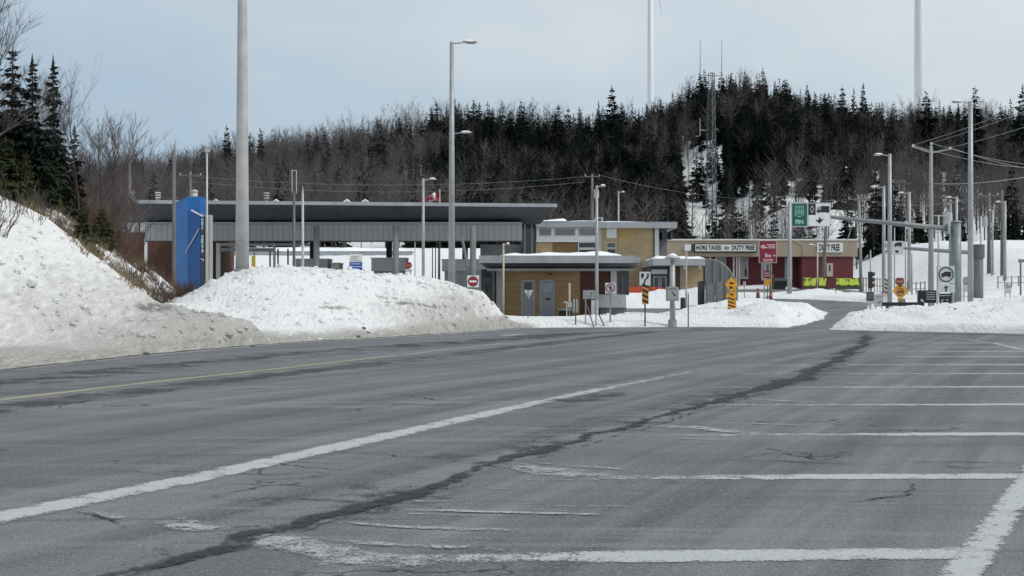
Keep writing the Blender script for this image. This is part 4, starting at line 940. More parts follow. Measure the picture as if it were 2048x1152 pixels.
booth(663, 678, 527, 103, 'small grey block between the booth and the blue panel sign')
b = thing('portal_frame', 'white steel portal frame standing between the blue wall and the mast', 'frame', (X_(436, 110), 110, z0(110)))
for xa, xb in ((432, 440), (546, 550)): part(b, 'post', MB().box(X_(xa, 110), X_(xb, 110), 110, 110.3, z0(110) - .3, Z_(486, 110)), M['white'])
part(b, 'beam', MB().box(X_(432, 110), X_(618, 110), 110.02, 110.28, Z_(491.6, 110), Z_(486.6, 110)), M['offwhite'])
part(b, 'lower_beam', MB().box(X_(441, 110), X_(546, 110), 110.05, 110.2, Z_(503, 110), Z_(496, 110)), M['fascia_l'])
for x in (537, 553, 573): part(b, 'rail_post', MB().box(X_(x, 110), X_(x, 110) + .12, 110.32, 110.44, z0(110) - .3, Z_(497, 110)), M['galv_d'])
b = thing('grey_shed', 'long low grey shed with snowy roof seen through the canopy opening', 'shed', (X_(620, 150), 150, 5.0))
part(b, 'wall', MB().box(X_(450, 150), X_(820, 150), 150, 158, 4.0, Z_(503, 150)), M['greyp'])
part(b, 'eave_beam', MB().box(X_(446, 150), X_(824, 150), 149.5, 149.9, Z_(513, 150), Z_(502.5, 150)), M['fascia_l'])
cover_snow(b, X_(446, 150), X_(824, 150), 149.6, 158, Z_(502.4, 150), .5, 3)
part(b, 'door_bay', MB().box(X_(455, 150), X_(560, 150), 149.92, 149.98, 4.2, Z_(514, 150)), M['dark'])
y_ = thing('yellow_post', 'short yellow post beside the tall mast under the canopy', 'post', (X_(506, 100), 100, z0(100))); part(y_, 'post', MB().box(X_(503, 100), X_(510, 100), 100, 100.2, z0(100) - .3, Z_(512, 100)), M['yellowp']); part(y_, 'pipe', MB().tube([(X_(508, 100), 100.1, Z_(512, 100)), (X_(508, 100), 100.1, Z_(490, 100))], .05, 6), M['galv_d'])

# --- main customs building, two storeys
d = 110; Mn = thing('customs_building', 'two storey customs building with tan board cladding and white framed windows', 'building', (X_(1190, d), d, z0(d)))
g = z0(d) - .4
part(Mn, 'core_wall', MB().box(X_(1044, d), X_(1306, d), d + .3, d + 13, g, Z_(452, d)), M['dark'])
part(Mn, 'left_wing', MB().box(X_(960, d), X_(1043, d), d + 1, d + 9, g, Z_(488, d)), M['greyp'])
part(Mn, 'link_glazing', MB().box(X_(1044, d), X_(1071, d), d - .05, d + .28, Z_(512, d), Z_(439, d)), M['glass'])
for x in (1049, 1063): part(Mn, 'glazing_bar', MB().box(X_(x, d), X_(x, d) + .07, d - .09, d - .055, Z_(512, d), Z_(440, d)), M['fascia_l'])
part(Mn, 'left_cornice', MB().box(X_(1071.5, d), X_(1194, d), d - .5, d + 8, Z_(455, d), Z_(443, d)), M['fascia_l'])
cover_snow(Mn, X_(1070, d), X_(1135, d), d - .55, d + 5, Z_(443, d), .42, 5); cover_snow(Mn, X_(1135, d), X_(1197, d), d - .5, d + 5, Z_(443, d), .12, 6)
part(Mn, 'window_band', MB().box(X_(1073, d), X_(1193, d), d, d + .29, Z_(483, d), Z_(455.2, d)), M['white'])
for xa, xb in ((1078, 1103), (1109, 1151), (1157, 1193)): framed(Mn, X_(xa, d), X_(xb, d), Z_(472, d), Z_(457, d), d - .01, M['glass_grey'], M['offwhite'])
part(Mn, 'white_sill', MB().box(X_(1072, d), X_(1155.5, d), d - .16, d - .02, Z_(484, d), Z_(481.5, d)), M['white'])
boards(Mn, 'tan_cladding', X_(1072, d), X_(1105, d), Z_(515, d), Z_(484.5, d), d - .02, M['wood_tan']); boards(Mn, 'brown_cladding', X_(1105, d) + .02, X_(1155, d), Z_(515, d), Z_(484.5, d), d - .02, M['wood_brown'])
framed(Mn, X_(1156, d), X_(1193, d), Z_(497, d), Z_(483.5, d), d - .02, M['glass'], M['white'], .07); framed(Mn, X_(1156, d), X_(1193, d), Z_(512, d), Z_(497.6, d), d - .02, M['glass'], M['white'], .07)
part(Mn, 'corner_post', MB().box(X_(1193.5, d), X_(1203, d), d - .1, d + .28, g, Z_(455, d)), M['tanp'])
part(Mn, 'window_strip', MB().box(X_(1203.5, d), X_(1236, d), d - .04, d + .27, g, Z_(455, d)), M['wood_tan'])
part(Mn, 'white_panel', MB().box(X_(1213, d), X_(1233, d), d - .1, d - .045, Z_(476, d), Z_(457, d)), M['white'])
framed(Mn, X_(1213, d), X_(1232, d), Z_(496, d), Z_(485, d), d - .05, mat_glass('green_glass', (0.06, 0.085, 0.07)), M['offwhite']); framed(Mn, X_(1213, d), X_(1232, d), Z_(510, d), Z_(497, d), d - .05, M['glass'], M['offwhite'])
boards(Mn, 'golden_cladding', X_(1236.5, d), X_(1272, d), Z_(478, d), Z_(457, d), d - .06, M['wood_gold']); boards(Mn, 'tan_cladding', X_(1272, d) + .01, X_(1306, d), Z_(478, d), Z_(457, d), d - .06, M['wood_tan'])
boards(Mn, 'lower_cladding', X_(1236.5, d), X_(1306, d), g, Z_(478, d) - .02, d - .06, M['wood_tan'])
part(Mn, 'right_cornice', MB().box(X_(1195, d), X_(1352, d), d - .9, d + 8, Z_(457, d), Z_(445, d)), M['fascia_l']); cover_snow(Mn, X_(1197, d), X_(1350, d), d - .8, d + 5, Z_(445, d), .16, 8)
part(Mn, 'side_wall', MB().box(X_(1306.5, d), X_(1340, d), d + 2.0, d + 9, g, Z_(457.2, d)), M['greyp'])
part(Mn, 'white_column', MB().box(X_(1309, d), X_(1317, d), d - .3, d + .3, Z_(516, d), Z_(457.5, d)), M['offwhite'])
for x in (1324, 1341): part(Mn, 'wall_lamp', MB().box(X_(x, d), X_(x, d) + .2, d - .2, d + 2.0, Z_(478, d), Z_(464, d)), M['dark'])
rv = thing('rooftop_unit', 'small pale rooftop unit on the customs building behind the lamp post', 'rooftop unit', (X_(1198, 113), 113, Z_(445, d)))
part(rv, 'housing', MB().box(X_(1190, 113), X_(1206, 113), 113, 113.8, Z_(446, d), Z_(435, 113)), M['offwhite']); part(rv, 'grille', MB().box(X_(1195, 113), X_(1203, 113), 112.97, 112.996, Z_(442, 113), Z_(437, 113)), M['dark'])
# entrance wing
d = 103; E = thing('entrance_wing', 'low flat roofed entrance wing with board wall and glazed doors', 'building', (X_(1360, d), d, z0(d))); g = z0(d) - .4
part(E, 'roof_slab', MB().box(X_(1300, d), X_(1411, d), d - 2.2, d + 7, Z_(532, d), Z_(519, d)), M['fascia']); cover_snow(E, X_(1302, d), X_(1409, d), d - 2.1, d + 6, Z_(519, d), .3, 9)
part(E, 'back_wall', MB().box(X_(1300, d), X_(1408, d), d, d + 6, g, Z_(532.2, d)), M['dark'])
boards(E, 'board_wall', X_(1360, d), X_(1406, d), g, Z_(533, d), d - .01, M['wood_tan']); boards(E, 'brown_board_wall', X_(1338, d), X_(1352, d), g, Z_(533, d), d - .01, M['wood_brown'])
part(E, 'door_lintel', MB().box(X_(1303, d), X_(1334, d), d - .12, d - .004, Z_(548, d), Z_(539, d)), M['offwhite'])
for xa, xb in ((1306, 1319), (1320, 1333)): framed(E, X_(xa, d), X_(xb, d), Z_(590, d), Z_(552, d), d - .01, M['glass'], M['greyp'], .12, 'door')
for x in (1336, 1408): part(E, 'post', MB().box(X_(x, d), X_(x, d) + .14, d - 2, d - 1.8, g, Z_(532.2, d)), M['galv_l'])
for x in (1366, 1396): part(E, 'downlight', MB().tube([(X_(x, d), d - 1, Z_(539, d)), (X_(x, d), d - 1, Z_(532.3, d))], .09, 8), M['white'])
o = MB(); d = 98
fn = thing('orange_snow_fence', 'sagging orange plastic snow fence before the entrance doors', 'fence', (X_(1290, d), d, z0(d)))
for k, (a, b) in enumerate(((1257, 1275), (1275, 1300), (1300, 1334))): part(fn, 'mesh_panel', MB().hexa([(X_(a, d), d + .1 * k, Z_(594, d)), (X_(b, d), d + .1 * (k + 1), Z_(590 - 2 * k, d)), (X_(b, d), d + .04 + .1 * (k + 1), Z_(590 - 2 * k, d)), (X_(a, d), d + .04 + .1 * k, Z_(594, d)), (X_(a, d), d + .1 * k, Z_(573, d)), (X_(b, d), d + .1 * (k + 1), Z_(574 + k, d)), (X_(b, d), d + .04 + .1 * (k + 1), Z_(574 + k, d)), (X_(a, d), d + .04 + .1 * k, Z_(573, d))]), M['orange'])
for x in (1257, 1275, 1300, 1334): part(fn, 'stake', MB().tube([(X_(x, d), d + .15, z0(d) - .2), (X_(x, d), d + .15, Z_(570, d))], .025, 5), M['galv_d'])

# --- roadside kiosk building
d = 76.0; K = thing('kiosk_building', 'low board clad kiosk building with deep flat roof and two grey doors', 'building', (X_(1115, d), d, 0)); g = -.4
xa, xb = X_(1010, d), X_(1160, d)
part(K, 'core_wall', MB().box(X_(985, d), X_(1220, d), d + .03, d + 6, g, Z_(537, d)), M['dark'])
boards(K, 'board_wall', xa, xb, g, Z_(541, d), d, M['wood_brown'] if False else mat_wood('kiosk_cladding', (0.25, 0.16, 0.07), (0.45, 0.31, 0.145), 0.14))
boards(K, 'red_board_wall', xb + .01, X_(1222, d), g, Z_(541, d), d, M['wood_red'])
part(K, 'roof_fascia', MB().box(X_(958, 73.4), X_(1268, 73.4), 73.4, 83.5, Z_(526, 73.4), Z_(511, 73.4)), M['fascia_l'])
part(K, 'roof_end', MB().box(X_(1268, 73.4) + .004, X_(1281, 73.4), 73.9, 83, Z_(529, 73.4), Z_(513, 73.4)), M['fascia'])
cover_snow(K, X_(1000, 73.6), X_(1250, 73.6), 73.7, 82, Z_(511, 73.4), .34, 11, nx=40)
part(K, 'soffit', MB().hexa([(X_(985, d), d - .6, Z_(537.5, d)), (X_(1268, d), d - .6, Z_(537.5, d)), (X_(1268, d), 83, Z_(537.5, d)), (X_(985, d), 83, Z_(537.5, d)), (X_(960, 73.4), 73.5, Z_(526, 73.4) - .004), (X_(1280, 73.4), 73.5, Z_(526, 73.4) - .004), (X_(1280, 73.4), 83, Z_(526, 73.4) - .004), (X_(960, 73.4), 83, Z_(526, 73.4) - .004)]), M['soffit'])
part(K, 'lower_trim', MB().box(X_(974, 75), X_(1262, 75), 74.9, 75.3, Z_(542, 75), Z_(537, 75)), M['galv'])
part(K, 'column', MB().box(X_(993, d), X_(1006, d), d - .4, d - .02, g, Z_(542, d)), M['concrete'])
part(K, 'pipe_column', MB().box(X_(983, d), X_(990, d), d - .1, d + .2, g, Z_(541, d)), M['polew'])
part(K, 'left_recess', MB().box(X_(962, d), X_(982, d), d + .6, d + 6, g, Z_(538, d)), M['dark'])
framed(K, X_(966, d), X_(981, d), Z_(600, d), Z_(556, d), d + .59, M['glass'], M['galv_d'], .05)
for xa_, xb_, lab in ((1044.5, 1067.5, 'grey door with a glazed upper half'), (1082, 1106.5, 'grey door with a small pale notice')):
    dr = part(K, 'door', MB().box(X_(xa_, d), X_(xb_, d), d - .07, d - .03, -.02, Z_(562.5, d)), M['doorg'], lab)
    if xa_ < 1050: part(dr, 'pane', MB().box(X_(1049, d), X_(1063, d), d - .085, d - .072, Z_(584, d), Z_(565, d)), M['glass'])
    else:
        part(dr, 'transom', MB().box(X_(1084, d), X_(1104.5, d), d - .085, d - .072, Z_(584, d), Z_(566, d)), plain('pale_blue_grey', (0.33, 0.36, 0.42), .5)); part(dr, 'notice', MB().box(X_(1091, d), X_(1100, d), d - .082, d - .072, Z_(600, d), Z_(596, d)), M['black'])
    part(dr, 'handle', MB().box(X_(xb_ - 3.2, d), X_(xb_ - 1.6, d), d - .13, d - .07, 1.0, 1.04), M['galv'])
    m = MB(); fw = .07; m.box(X_(xa_, d) - fw, X_(xa_, d) - .002, d - .06, d - .026, -.02, Z_(562.5, d) + fw).box(X_(xb_, d) + .002, X_(xb_, d) + fw, d - .06, d - .026, -.02, Z_(562.5, d) + fw).box(X_(xa_, d) - .001, X_(xb_, d) + .001, d - .06, d - .026, Z_(562.5, d) + .002, Z_(562.5, d) + fw)
    part(K, 'door_frame', m, M['galv'])
part(K, 'white_pier', MB().box(X_(1221, d), X_(1233, d), d - .2, d + .5, g, Z_(541.5, d)), M['offwhite'])
part(K, 'guard_window', MB().box(X_(1233.5, d), X_(1258, d), d - .1, d + 3, Z_(590, d), Z_(541.5, d)), M['glass'])
for x in (1233.5, 1244, 1256.5): part(K, 'window_bar', MB().box(X_(x, d), X_(x, d) + .05, d - .16, d - .104, Z_(590, d), Z_(542, d)), M['galv_d'])
part(K, 'apron_panel', MB().box(X_(1197, d), X_(1251, d), d - .45, d - .3, Z_(615, d), Z_(589, d)), M['skin_grey'])
part(K, 'plinth', MB().box(X_(1200, d), X_(1252, d), d - .28, d + 3, g, Z_(614, d)), M['conc_d'])
part(K, 'wall_pack_light', MB().box(X_(1097, d), X_(1104, d), d - .14, d - .03, Z_(550, d), Z_(546, d)), M['dred'])
# small equipment before the kiosk
def eq(name, label, cat, x, d): return thing(name, label, cat, (X_(x, d), d, gz(X_(x, d), d) if d < 70 else 0))
q = eq('planter_bench', 'grey slab on a dark block against the kiosk wall', 'bench', 1132, 74.6); part(q, 'slab', MB().box(X_(1117, 74.6), X_(1145, 74.6), 74.5, 75.3, Z_(621, 74.6), Z_(617, 74.6)), M['concrete']); part(q, 'block', MB().box(X_(1119, 74.6), X_(1143, 74.6), 74.6, 75.2, -.2, Z_(621.2, 74.6)), M['black'])
q = eq('white_marker_tube', 'tall pale marker tube on a small box before the kiosk', 'marker', 1139, 70); part(q, 'tube', MB().tube([(X_(1139, 70), 70, Z_(612, 70)), (X_(1139, 70), 70, Z_(566, 70))], .055, 8), M['tanp']); part(q, 'box', MB().box(X_(1135, 70), X_(1143.5, 70), 69.9, 70.1, Z_(615, 70), Z_(605, 70)), M['skin_grey']); part(q, 'leg', MB().tube([(X_(1139, 70), 70, -.2), (X_(1139, 70), 70, Z_(615, 70))], .03, 6), M['galv'])
q = eq('standpipe', 'thin white standpipe with a side tap before the kiosk', 'standpipe', 1133, 70); part(q, 'riser', MB().tube([(X_(1133.5, 70), 70, -.2), (X_(1133.5, 70), 70, Z_(603, 70))], .03, 6), M['white']); part(q, 'tap', MB().tube([(X_(1127, 70), 70, Z_(605, 70)), (X_(1133.5, 70), 70, Z_(604, 70))], .025, 6), M['white'])
q = eq('service_cabinet', 'grey upright service cabinet behind the box sign', 'cabinet', 1190, 68); part(q, 'body', MB().box(X_(1183, 68), X_(1197, 68), 67.9, 68.4, gz(X_(1190, 68), 68) - .2, Z_(600, 68)), M['skin_grey']); part(q, 'door_seam', MB().box(X_(1190, 68) - .012, X_(1190, 68) + .012, 67.885, 67.897, Z_(632, 68), Z_(601, 68)), M['greyp'])

# --- curved screen wall between entrance wing and shop
d = 96; q = thing('curved_screen_wall', 'dark grey curved screen wall with ribs dropping towards the snow', 'screen wall', (X_(1440, d), d, z0(d))); g = z0(d) - .4
prof = [(1411, 519), (1428, 521), (1440, 525), (1450, 532), (1459, 541), (1466, 552), (1472, 566), (1476, 582)]
for (xa, ya), (xb, yb) in zip(prof[:-1], prof[1:]): part(q, 'wall_panel', MB().slab([(X_(xa, d) + .01, g), (X_(xb, d) - .01, g), (X_(xb, d) - .01, Z_(yb, d)), (X_(xa, d) + .01, Z_(ya, d))], d, d + .25), M['soffit'] if False else plain('slate_panel', (0.15, 0.163, 0.175), .6, .1))
part(q, 'coping', MB().tube([(X_(x, d), d + .1, Z_(y, d) + .03) for x, y in prof], .07, 6), M['steel'])
for x, y in ((1411, 519), (1427, 521), (1442, 526.5), (1462, 545)): part(q, 'rib', MB().tube([(X_(x, d), d - .06, g), (X_(x, d), d - .06, Z_(y, d))], .045, 6), M['steel'])
d = 92; q = thing('panel_fence', 'grey solid panel fence rising to the right before the curved wall', 'fence', (X_(1430, d), d, z0(d)))
for (xa, ya, xb, yb) in ((1397, 563, 1412, 561), (1412, 571, 1431, 567), (1432.5, 567, 1450, 562), (1451, 562, 1473, 554)): part(q, 'fence_panel', MB().slab([(X_(xa, d), z0(d) - .4), (X_(xb, d) - .04, z0(d) - .4), (X_(xb, d) - .04, Z_(yb, d)), (X_(xa, d), Z_(ya, d))], d + (.3 if xa < 1400 else 0), d + .1 + (.3 if xa < 1400 else 0)), M['dark'] if xa < 1400 else plain('fence_grey', (0.21, 0.213, 0.208), .7))
for x, y in ((1412, 560), (1432, 562), (1450.5, 560)): part(q, 'post', MB().box(X_(x, d) - .06, X_(x, d) + .04, d - .05, d - .004, z0(d) - .4, Z_(y, d)), M['galv_d'])

# --- duty free shop
d = 150; Sh = thing('duty_free_shop', 'single storey red duty free shop with tan parapet and white sign boards', 'shop', (X_(1510, d), d, z0(d))); g = z0(d) - .5
part(Sh, 'parapet', MB().box(X_(1310, d), X_(1715, d), d, d + 16, Z_(513, d), Z_(481, d)), M['shop_tan'])
part(Sh, 'coping', MB().box(X_(1309, d), X_(1716, d), d - .08, d + 16.1, Z_(481, d) + .003, Z_(478, d)), M['white'])
part(Sh, 'recessed_wall', MB().box(X_(1312, d), X_(1603, d), d + 2.6, d + 15, g, Z_(513, d) - .003), M['shop_red'])
part(Sh, 'right_wall', MB().box(X_(1604, d), X_(1707, d), d + .15, d + 15.2, g, Z_(513, d) - .003), M['shop_red'])
for k, (xa, xb, ya, yb) in enumerate(((1443, 1459, 513.5, 556), (1486, 1504, 513.5, 557), (1579, 1594, 514, 557))):
    po = part(Sh, 'poster_panel', MB().box(X_(xa, d), X_(xb, d), d + 2.45, d + 2.58, Z_(yb, d), Z_(ya, d)), M['white'], 'tall white poster with a bottle' if k else 'tall white poster')
    part(po, 'poster_print', MB().box(X_(xa + 1.2, d), X_(xb - 1.2, d), d + 2.43, d + 2.445, Z_(yb - 1.4, d), Z_(ya + 1.4, d)), plain('poster_grey', (0.36, 0.37, 0.39), .5))
    if k:
        bx = X_(xb - 4.8, d); bw = 2.6 * d / F; y1, y0_ = Z_(530 if k == 1 else 522, d), Z_(552, d); hh = y1 - y0_
        part(po, 'bottle_print', MB().slab([(bx - bw, y0_), (bx + bw, y0_), (bx + bw, y0_ + hh * .55), (bx + bw * .35, y0_ + hh * .75), (bx + bw * .35, y1), (bx - bw * .35, y1), (bx - bw * .35, y0_ + hh * .75), (bx - bw, y0_ + hh * .55)], d + 2.41, d + 2.425), plain('bottle_brown', (0.10, 0.05, 0.045) if k == 1 else (0.07, 0.09, 0.09), .5))
framed(Sh, X_(1531, d), X_(1549, d), Z_(560, d), Z_(525, d), d + 2.59, M['glass_grey'], M['white'], .16, 'shop_door', (X_(1540, d),))
for x in (1467, 1473, 1478, 1420, 1432): part(Sh, 'porch_post', MB().box(X_(x, d), X_(x, d) + .17, d + .3, d + .47, g, Z_(513, d) - .004), M['galv_l'])
part(Sh, 'porch_rail', MB().box(X_(1404, d), X_(1480, d), d + .2, d + .5, Z_(511, d), Z_(507, d)), M['fascia_l'])
dr = part(Sh, 'side_door', MB().box(X_(1653.5, d), X_(1666, d), d + .06, d + .146, Z_(553, d), Z_(526.5, d)), M['tanp'], 'pale beige door'); part(dr, 'pane', MB().box(X_(1658, d), X_(1661.5, d), d + .045, d + .058, Z_(542, d), Z_(530, d)), M['dark'])
sb = part(Sh, 'sign_board', MB().box(X_(1387, d), X_(1512.5, d), d - .22, d - .004, Z_(505, d), Z_(487.3, d)), M['black'], 'long white sign board in a black frame')
part(sb, 'sign_face', MB().box(X_(1390, d), X_(1511, d), d - .25, d - .222, Z_(502.6, d), Z_(489, d)), M['white'])
text(sb, 'lettering', 'HORS TAXES', X_(1416.5, d), Z_(495.6, d), d - .256, 50 * d / F, 9.6 * d / F, M['black'], .045); text(sb, 'lettering', 'DUTY FREE', X_(1486, d), Z_(495.6, d), d - .256, 46 * d / F, 9.6 * d / F, M['black'], .045)
ex, ez, u = X_(1453, d), Z_(495.6, d), d / F
em = MB()
for s in (1, -1):
    em.slab([(ex + s * 1 * u, ez - 5 * u), (ex + s * 4.6 * u, ez - 1 * u), (ex + s * 5 * u, ez + 2.4 * u), (ex + s * 3.2 * u, ez + 1 * u), (ex + s * 2.2 * u, ez - 1.6 * u)], d - .27, d - .256)
em.slab([(ex - .6 * u, ez - 3 * u), (ex + .7 * u, ez - 3 * u), (ex + 1.2 * u, ez + 1 * u), (ex, ez + 5 * u), (ex - 1.3 * u, ez + 1 * u)], d - .27, d - .256)
part(sb, 'emblem', em, M['black'])
s2 = part(Sh, 'sign_board', MB().box(X_(1633.5, d), X_(1685.5, d), d - .1, d - .004, Z_(504.6, d), Z_(485.4, d)), M['white'], 'plain white sign board'); text(s2, 'lettering', 'DUTY FREE', X_(1658.5, d), Z_(495, d), d - .106, 41 * d / F, 13.5 * d / F, M['black'], .04)
s3 = part(Sh, 'lightbox', MB().box(X_(1368, d), X_(1381, d), d - .5, d - .3, Z_(501.5, d), Z_(489, d)), M['white']); part(s3, 'side', MB().box(X_(1381, d) + .002, X_(1384, d), d - .5, d - .3, Z_(502, d), Z_(489, d)), M['black']); part(s3, 'bracket', MB().box(X_(1372, d), X_(1378, d), d - .298, d - .002, Z_(496, d), Z_(493, d)), M['black'])
part(Sh, 'cable', MB().tube([(X_(1589, d), d - .06, Z_(481, d)), (X_(1606, d), d - .06, Z_(490, d)), (X_(1606.5, d), d - .06, Z_(511, d))], .035, 5), M['tanp'])
for x, w in ((1413, 7), (1509, 6), (1556, 9)): part(Sh, 'chimney_cap', MB().box(X_(x, d + 5), X_(x + w, d + 5), d + 5, d + 6, Z_(478, d), Z_(467, d + 5)), M['polew'])
# dark bins and barrier by the shop front
q = thing('planter_box', 'brown planter box beside the shop door', 'planter', (X_(1544, 147), 147, z0(147))); part(q, 'box', MB().box(X_(1540, 147), X_(1549, 147), 147, 147.5, z0(147) - .05, Z_(556, 147)), M['brick']); part(q, 'dead_plant', shrub_mesh(33, 14, .9, .8) if False else MB().tube([(X_(1544, 147), 147.2, Z_(556, 147)), (X_(1546, 147), 147.2, Z_(548, 147))], [.25, .1], 6), M['dred'])
q = thing('dark_bin', 'squat dark bin standing against the red shop wall', 'bin', (X_(1560, 148), 148, z0(148)))
part(q, 'body', MB().hexa([(X_(1549, 148), 148, z0(148)), (X_(1571, 148), 148, z0(148)), (X_(1571, 148), 149, z0(148)), (X_(1549, 148), 149, z0(148)), (X_(1547, 148), 147.9, Z_(562, 148)), (X_(1573, 148), 147.9, Z_(562, 148)), (X_(1573, 148), 149, Z_(562, 148)), (X_(1547, 148), 149, Z_(562, 148))]), M['black']); part(q, 'lid', MB().hexa([(X_(1546, 148), 147.85, Z_(562, 148) + .003), (X_(1574, 148), 147.85, Z_(562, 148) + .003), (X_(1574, 148), 149.1, Z_(562, 148) + .003), (X_(1546, 148), 149.1, Z_(562, 148) + .003), (X_(1550, 148), 148, Z_(556, 148)), (X_(1570, 148), 148, Z_(556, 148)), (X_(1570, 148), 149, Z_(556, 148)), (X_(1550, 148), 149, Z_(556, 148))]), M['dark'])
# ------------------------------------------------------------------ lamp posts, poles, masts
def lamp_post(x, ytop, d, side, arm_px, w0, w1, label, mat='galv', zbase=None, snow=True, drop=0.0):
    X = X_(x, d); zb = (gz(X, d) if zbase is None else zbase); zt = Z_(ytop, d); u = d / F
    t = thing('lamp_post', label, 'lamp post', (X, d, zb))
    part(t, 'pole', MB().tube([(X, d, zb - .4), (X, d, zb + (zt - zb) * .5), (X, d, zt)], [w0 * u / 2, (w0 + w1) * u / 4, w1 * u / 2], 12), M[mat], smooth=True)
    part(t, 'base_sleeve', MB().tube([(X, d, zb - .3), (X, d, zb + .35), (X, d, zb + .38)], [w0 * u * .68, w0 * u * .68, w0 * u * .5], 10), M[mat])
    L_ = arm_px * u; za = zt - 5 * u * .6 - drop; hx = X + side * L_ * .35
    part(t, 'arm', MB().tube([(X, d, za), (hx, d, za + .02)], max(.03, 2.0 * u * .5), 8), M[mat])
    a, b = hx, X + side * L_; n = 7; H_ = max(.11, 4.4 * u * .55); W_ = .17
    h = MB()
    for k in range(n):                                     # cobra head: lofted ellipse sections
        f = k / (n - 1); xx = a + (b - a) * f; s = [.35, .62, .9, 1, .95, .75, .3][k]
        h.v += [(xx, d + W_ * s * math.cos(6.283 * j / 10), za + .04 + H_ * .5 * s * (math.sin(6.283 * j / 10) * (1 if math.sin(6.283 * j / 10) > 0 else .6))) for j in range(10)]
    for k in range(n - 1):
        for j in range(10): q = k * 10; h.f.append((q + j, q + (j + 1) % 10, q + 10 + (j + 1) % 10, q + 10 + j))
    h.f += [tuple(range(10)), tuple(range((n - 1) * 10 + 9, (n - 1) * 10 - 1, -1))]
    lh = part(t, 'lamp_head', h, M['galv_l'], smooth=True)
    part(lh, 'lens', MB().hexa([(a + (b - a) * p, d + q * .11, za + .04 - H_ * .36 + r_) for r_ in (0, .05) for p, q in ((.35, -1), (.85, -1), (.85, 1), (.35, 1))]), M['glass_grey'])
    if snow:
        s = MB()
        for k in range(5):
            f = .12 + .8 * k / 4; xx = a + (b - a) * f; q = [.15, .9, 1, .85, .1][k]
            s.v += [(xx, d + .12 * math.cos(math.pi * j / 5), za + .04 + H_ * .42 + .07 * q * math.sin(math.pi * j / 5)) for j in range(6)]
        for k in range(4):
            for j in range(5): q = k * 6; s.f.append((q + j, q + j + 1, q + 7 + j, q + 6 + j))
        part(lh, 'snow_cap', s, M['rsnow'], smooth=True)
    return t
# the tall mast in the gap of the banks (its head is above the picture)
X = X_(484.5, 44); zb = gz(X, 44)
t = thing('light_mast', 'very tall thick grey light mast between the two snow banks', 'light mast', (X, 44, zb))
part(t, 'pole', MB().tube([(X, 44, zb - .4), (X, 44, 6.0), (X, 44, 11.3), (X, 44, 19)], [.235, .205, .155, .09], 20), M['galv_l'], smooth=True)
part(t, 'collar', MB().tube([(X, 44, zb - .2), (X, 44, zb + .12)], .3, 20), M['galv']); part(t, 'hand_hole_cover', MB().box(X - .07, X + .07, 43.74, 43.79, zb + .75, zb + 1.05), M['galv'])
part(t, 'crown_bar', MB().tube([(X - 1.2, 44, 18.8), (X + 1.2, 44, 18.8)], .05, 8), M['galv'])
for s in (-1, 1): part(t, 'floodlight', MB().hexa([(X + s * 1.1 + q * .3, 44 + r_ * .2, 18.5 + w * .3) for w in (0, 1) for q, r_ in ((-1, -1), (1, -1), (1, 1), (-1, 1))]), M['galv_l'])
lamp_post(903.5, 84, 54, 1, 52, 14, 8, 'tall grey lamp post with one head standing on the dirty snow bank')
lamp_post(903.5, 264, 72, 1, 41, 11, 8, 'lamp post hidden behind the tall post of the dirty bank, only its head showing')
lamp_post(846.5, 357, 85, 1, 27, 7, 5, 'short grey lamp post beside the round no entry sign near the flag')
lamp_post(1193.5, 371, 70, 1, 18, 8, 5, 'lamp post standing before the kiosk building by the box sign')
lamp_post(1237, 382, 146, 1, 13, 4, 3, 'small far lamp post behind the customs building')
lamp_post(1941, 203, 60, -1, 38, 12, 9, 'tallest lamp post rising from the right snow bank', zbase=gz(X_(1941, 60), 60))
lamp_post(1779.5, 308, 82, -1, 33, 10, 7, 'grey lamp post beside the orange diamond sign')
lamp_post(1767.5, 372, 105, -1, 28, 8, 6, 'lamp post holding place just behind the white lane signs')
lamp_post(1818.5, 384, 112, -1, 24, 8, 6, 'lamp post just behind the orange diamond sign on the snowfield side')
lamp_post(1913, 393, 118, -1, 22, 6, 5, 'lamp post behind the thick greenish sign column')
lamp_post(2010, 402, 122, -1, 20, 6, 5, 'lamp post beside the wooden pole pair near the snowfield fence')
lamp_post(1985, 419, 128, -1, 8, 5, 4, 'lamp post with a very short arm between the wooden poles')
lamp_post(1632, 487, 118, -1, 16, 4, 3, 'slim pale lamp post in front of the shop by the lime banner', 'galv_l') if False else None
t = lamp_post(1635, 488, 128, -1, 18, 3.4, 2.6, 'slim pale lamp post in front of the shop beside the lime banner', 'tanp')
lamp_post(1007, 487, 73, 1, 13, 4.5, 3.5, 'thin pale lamp post at the left corner of the kiosk', 'tanp')
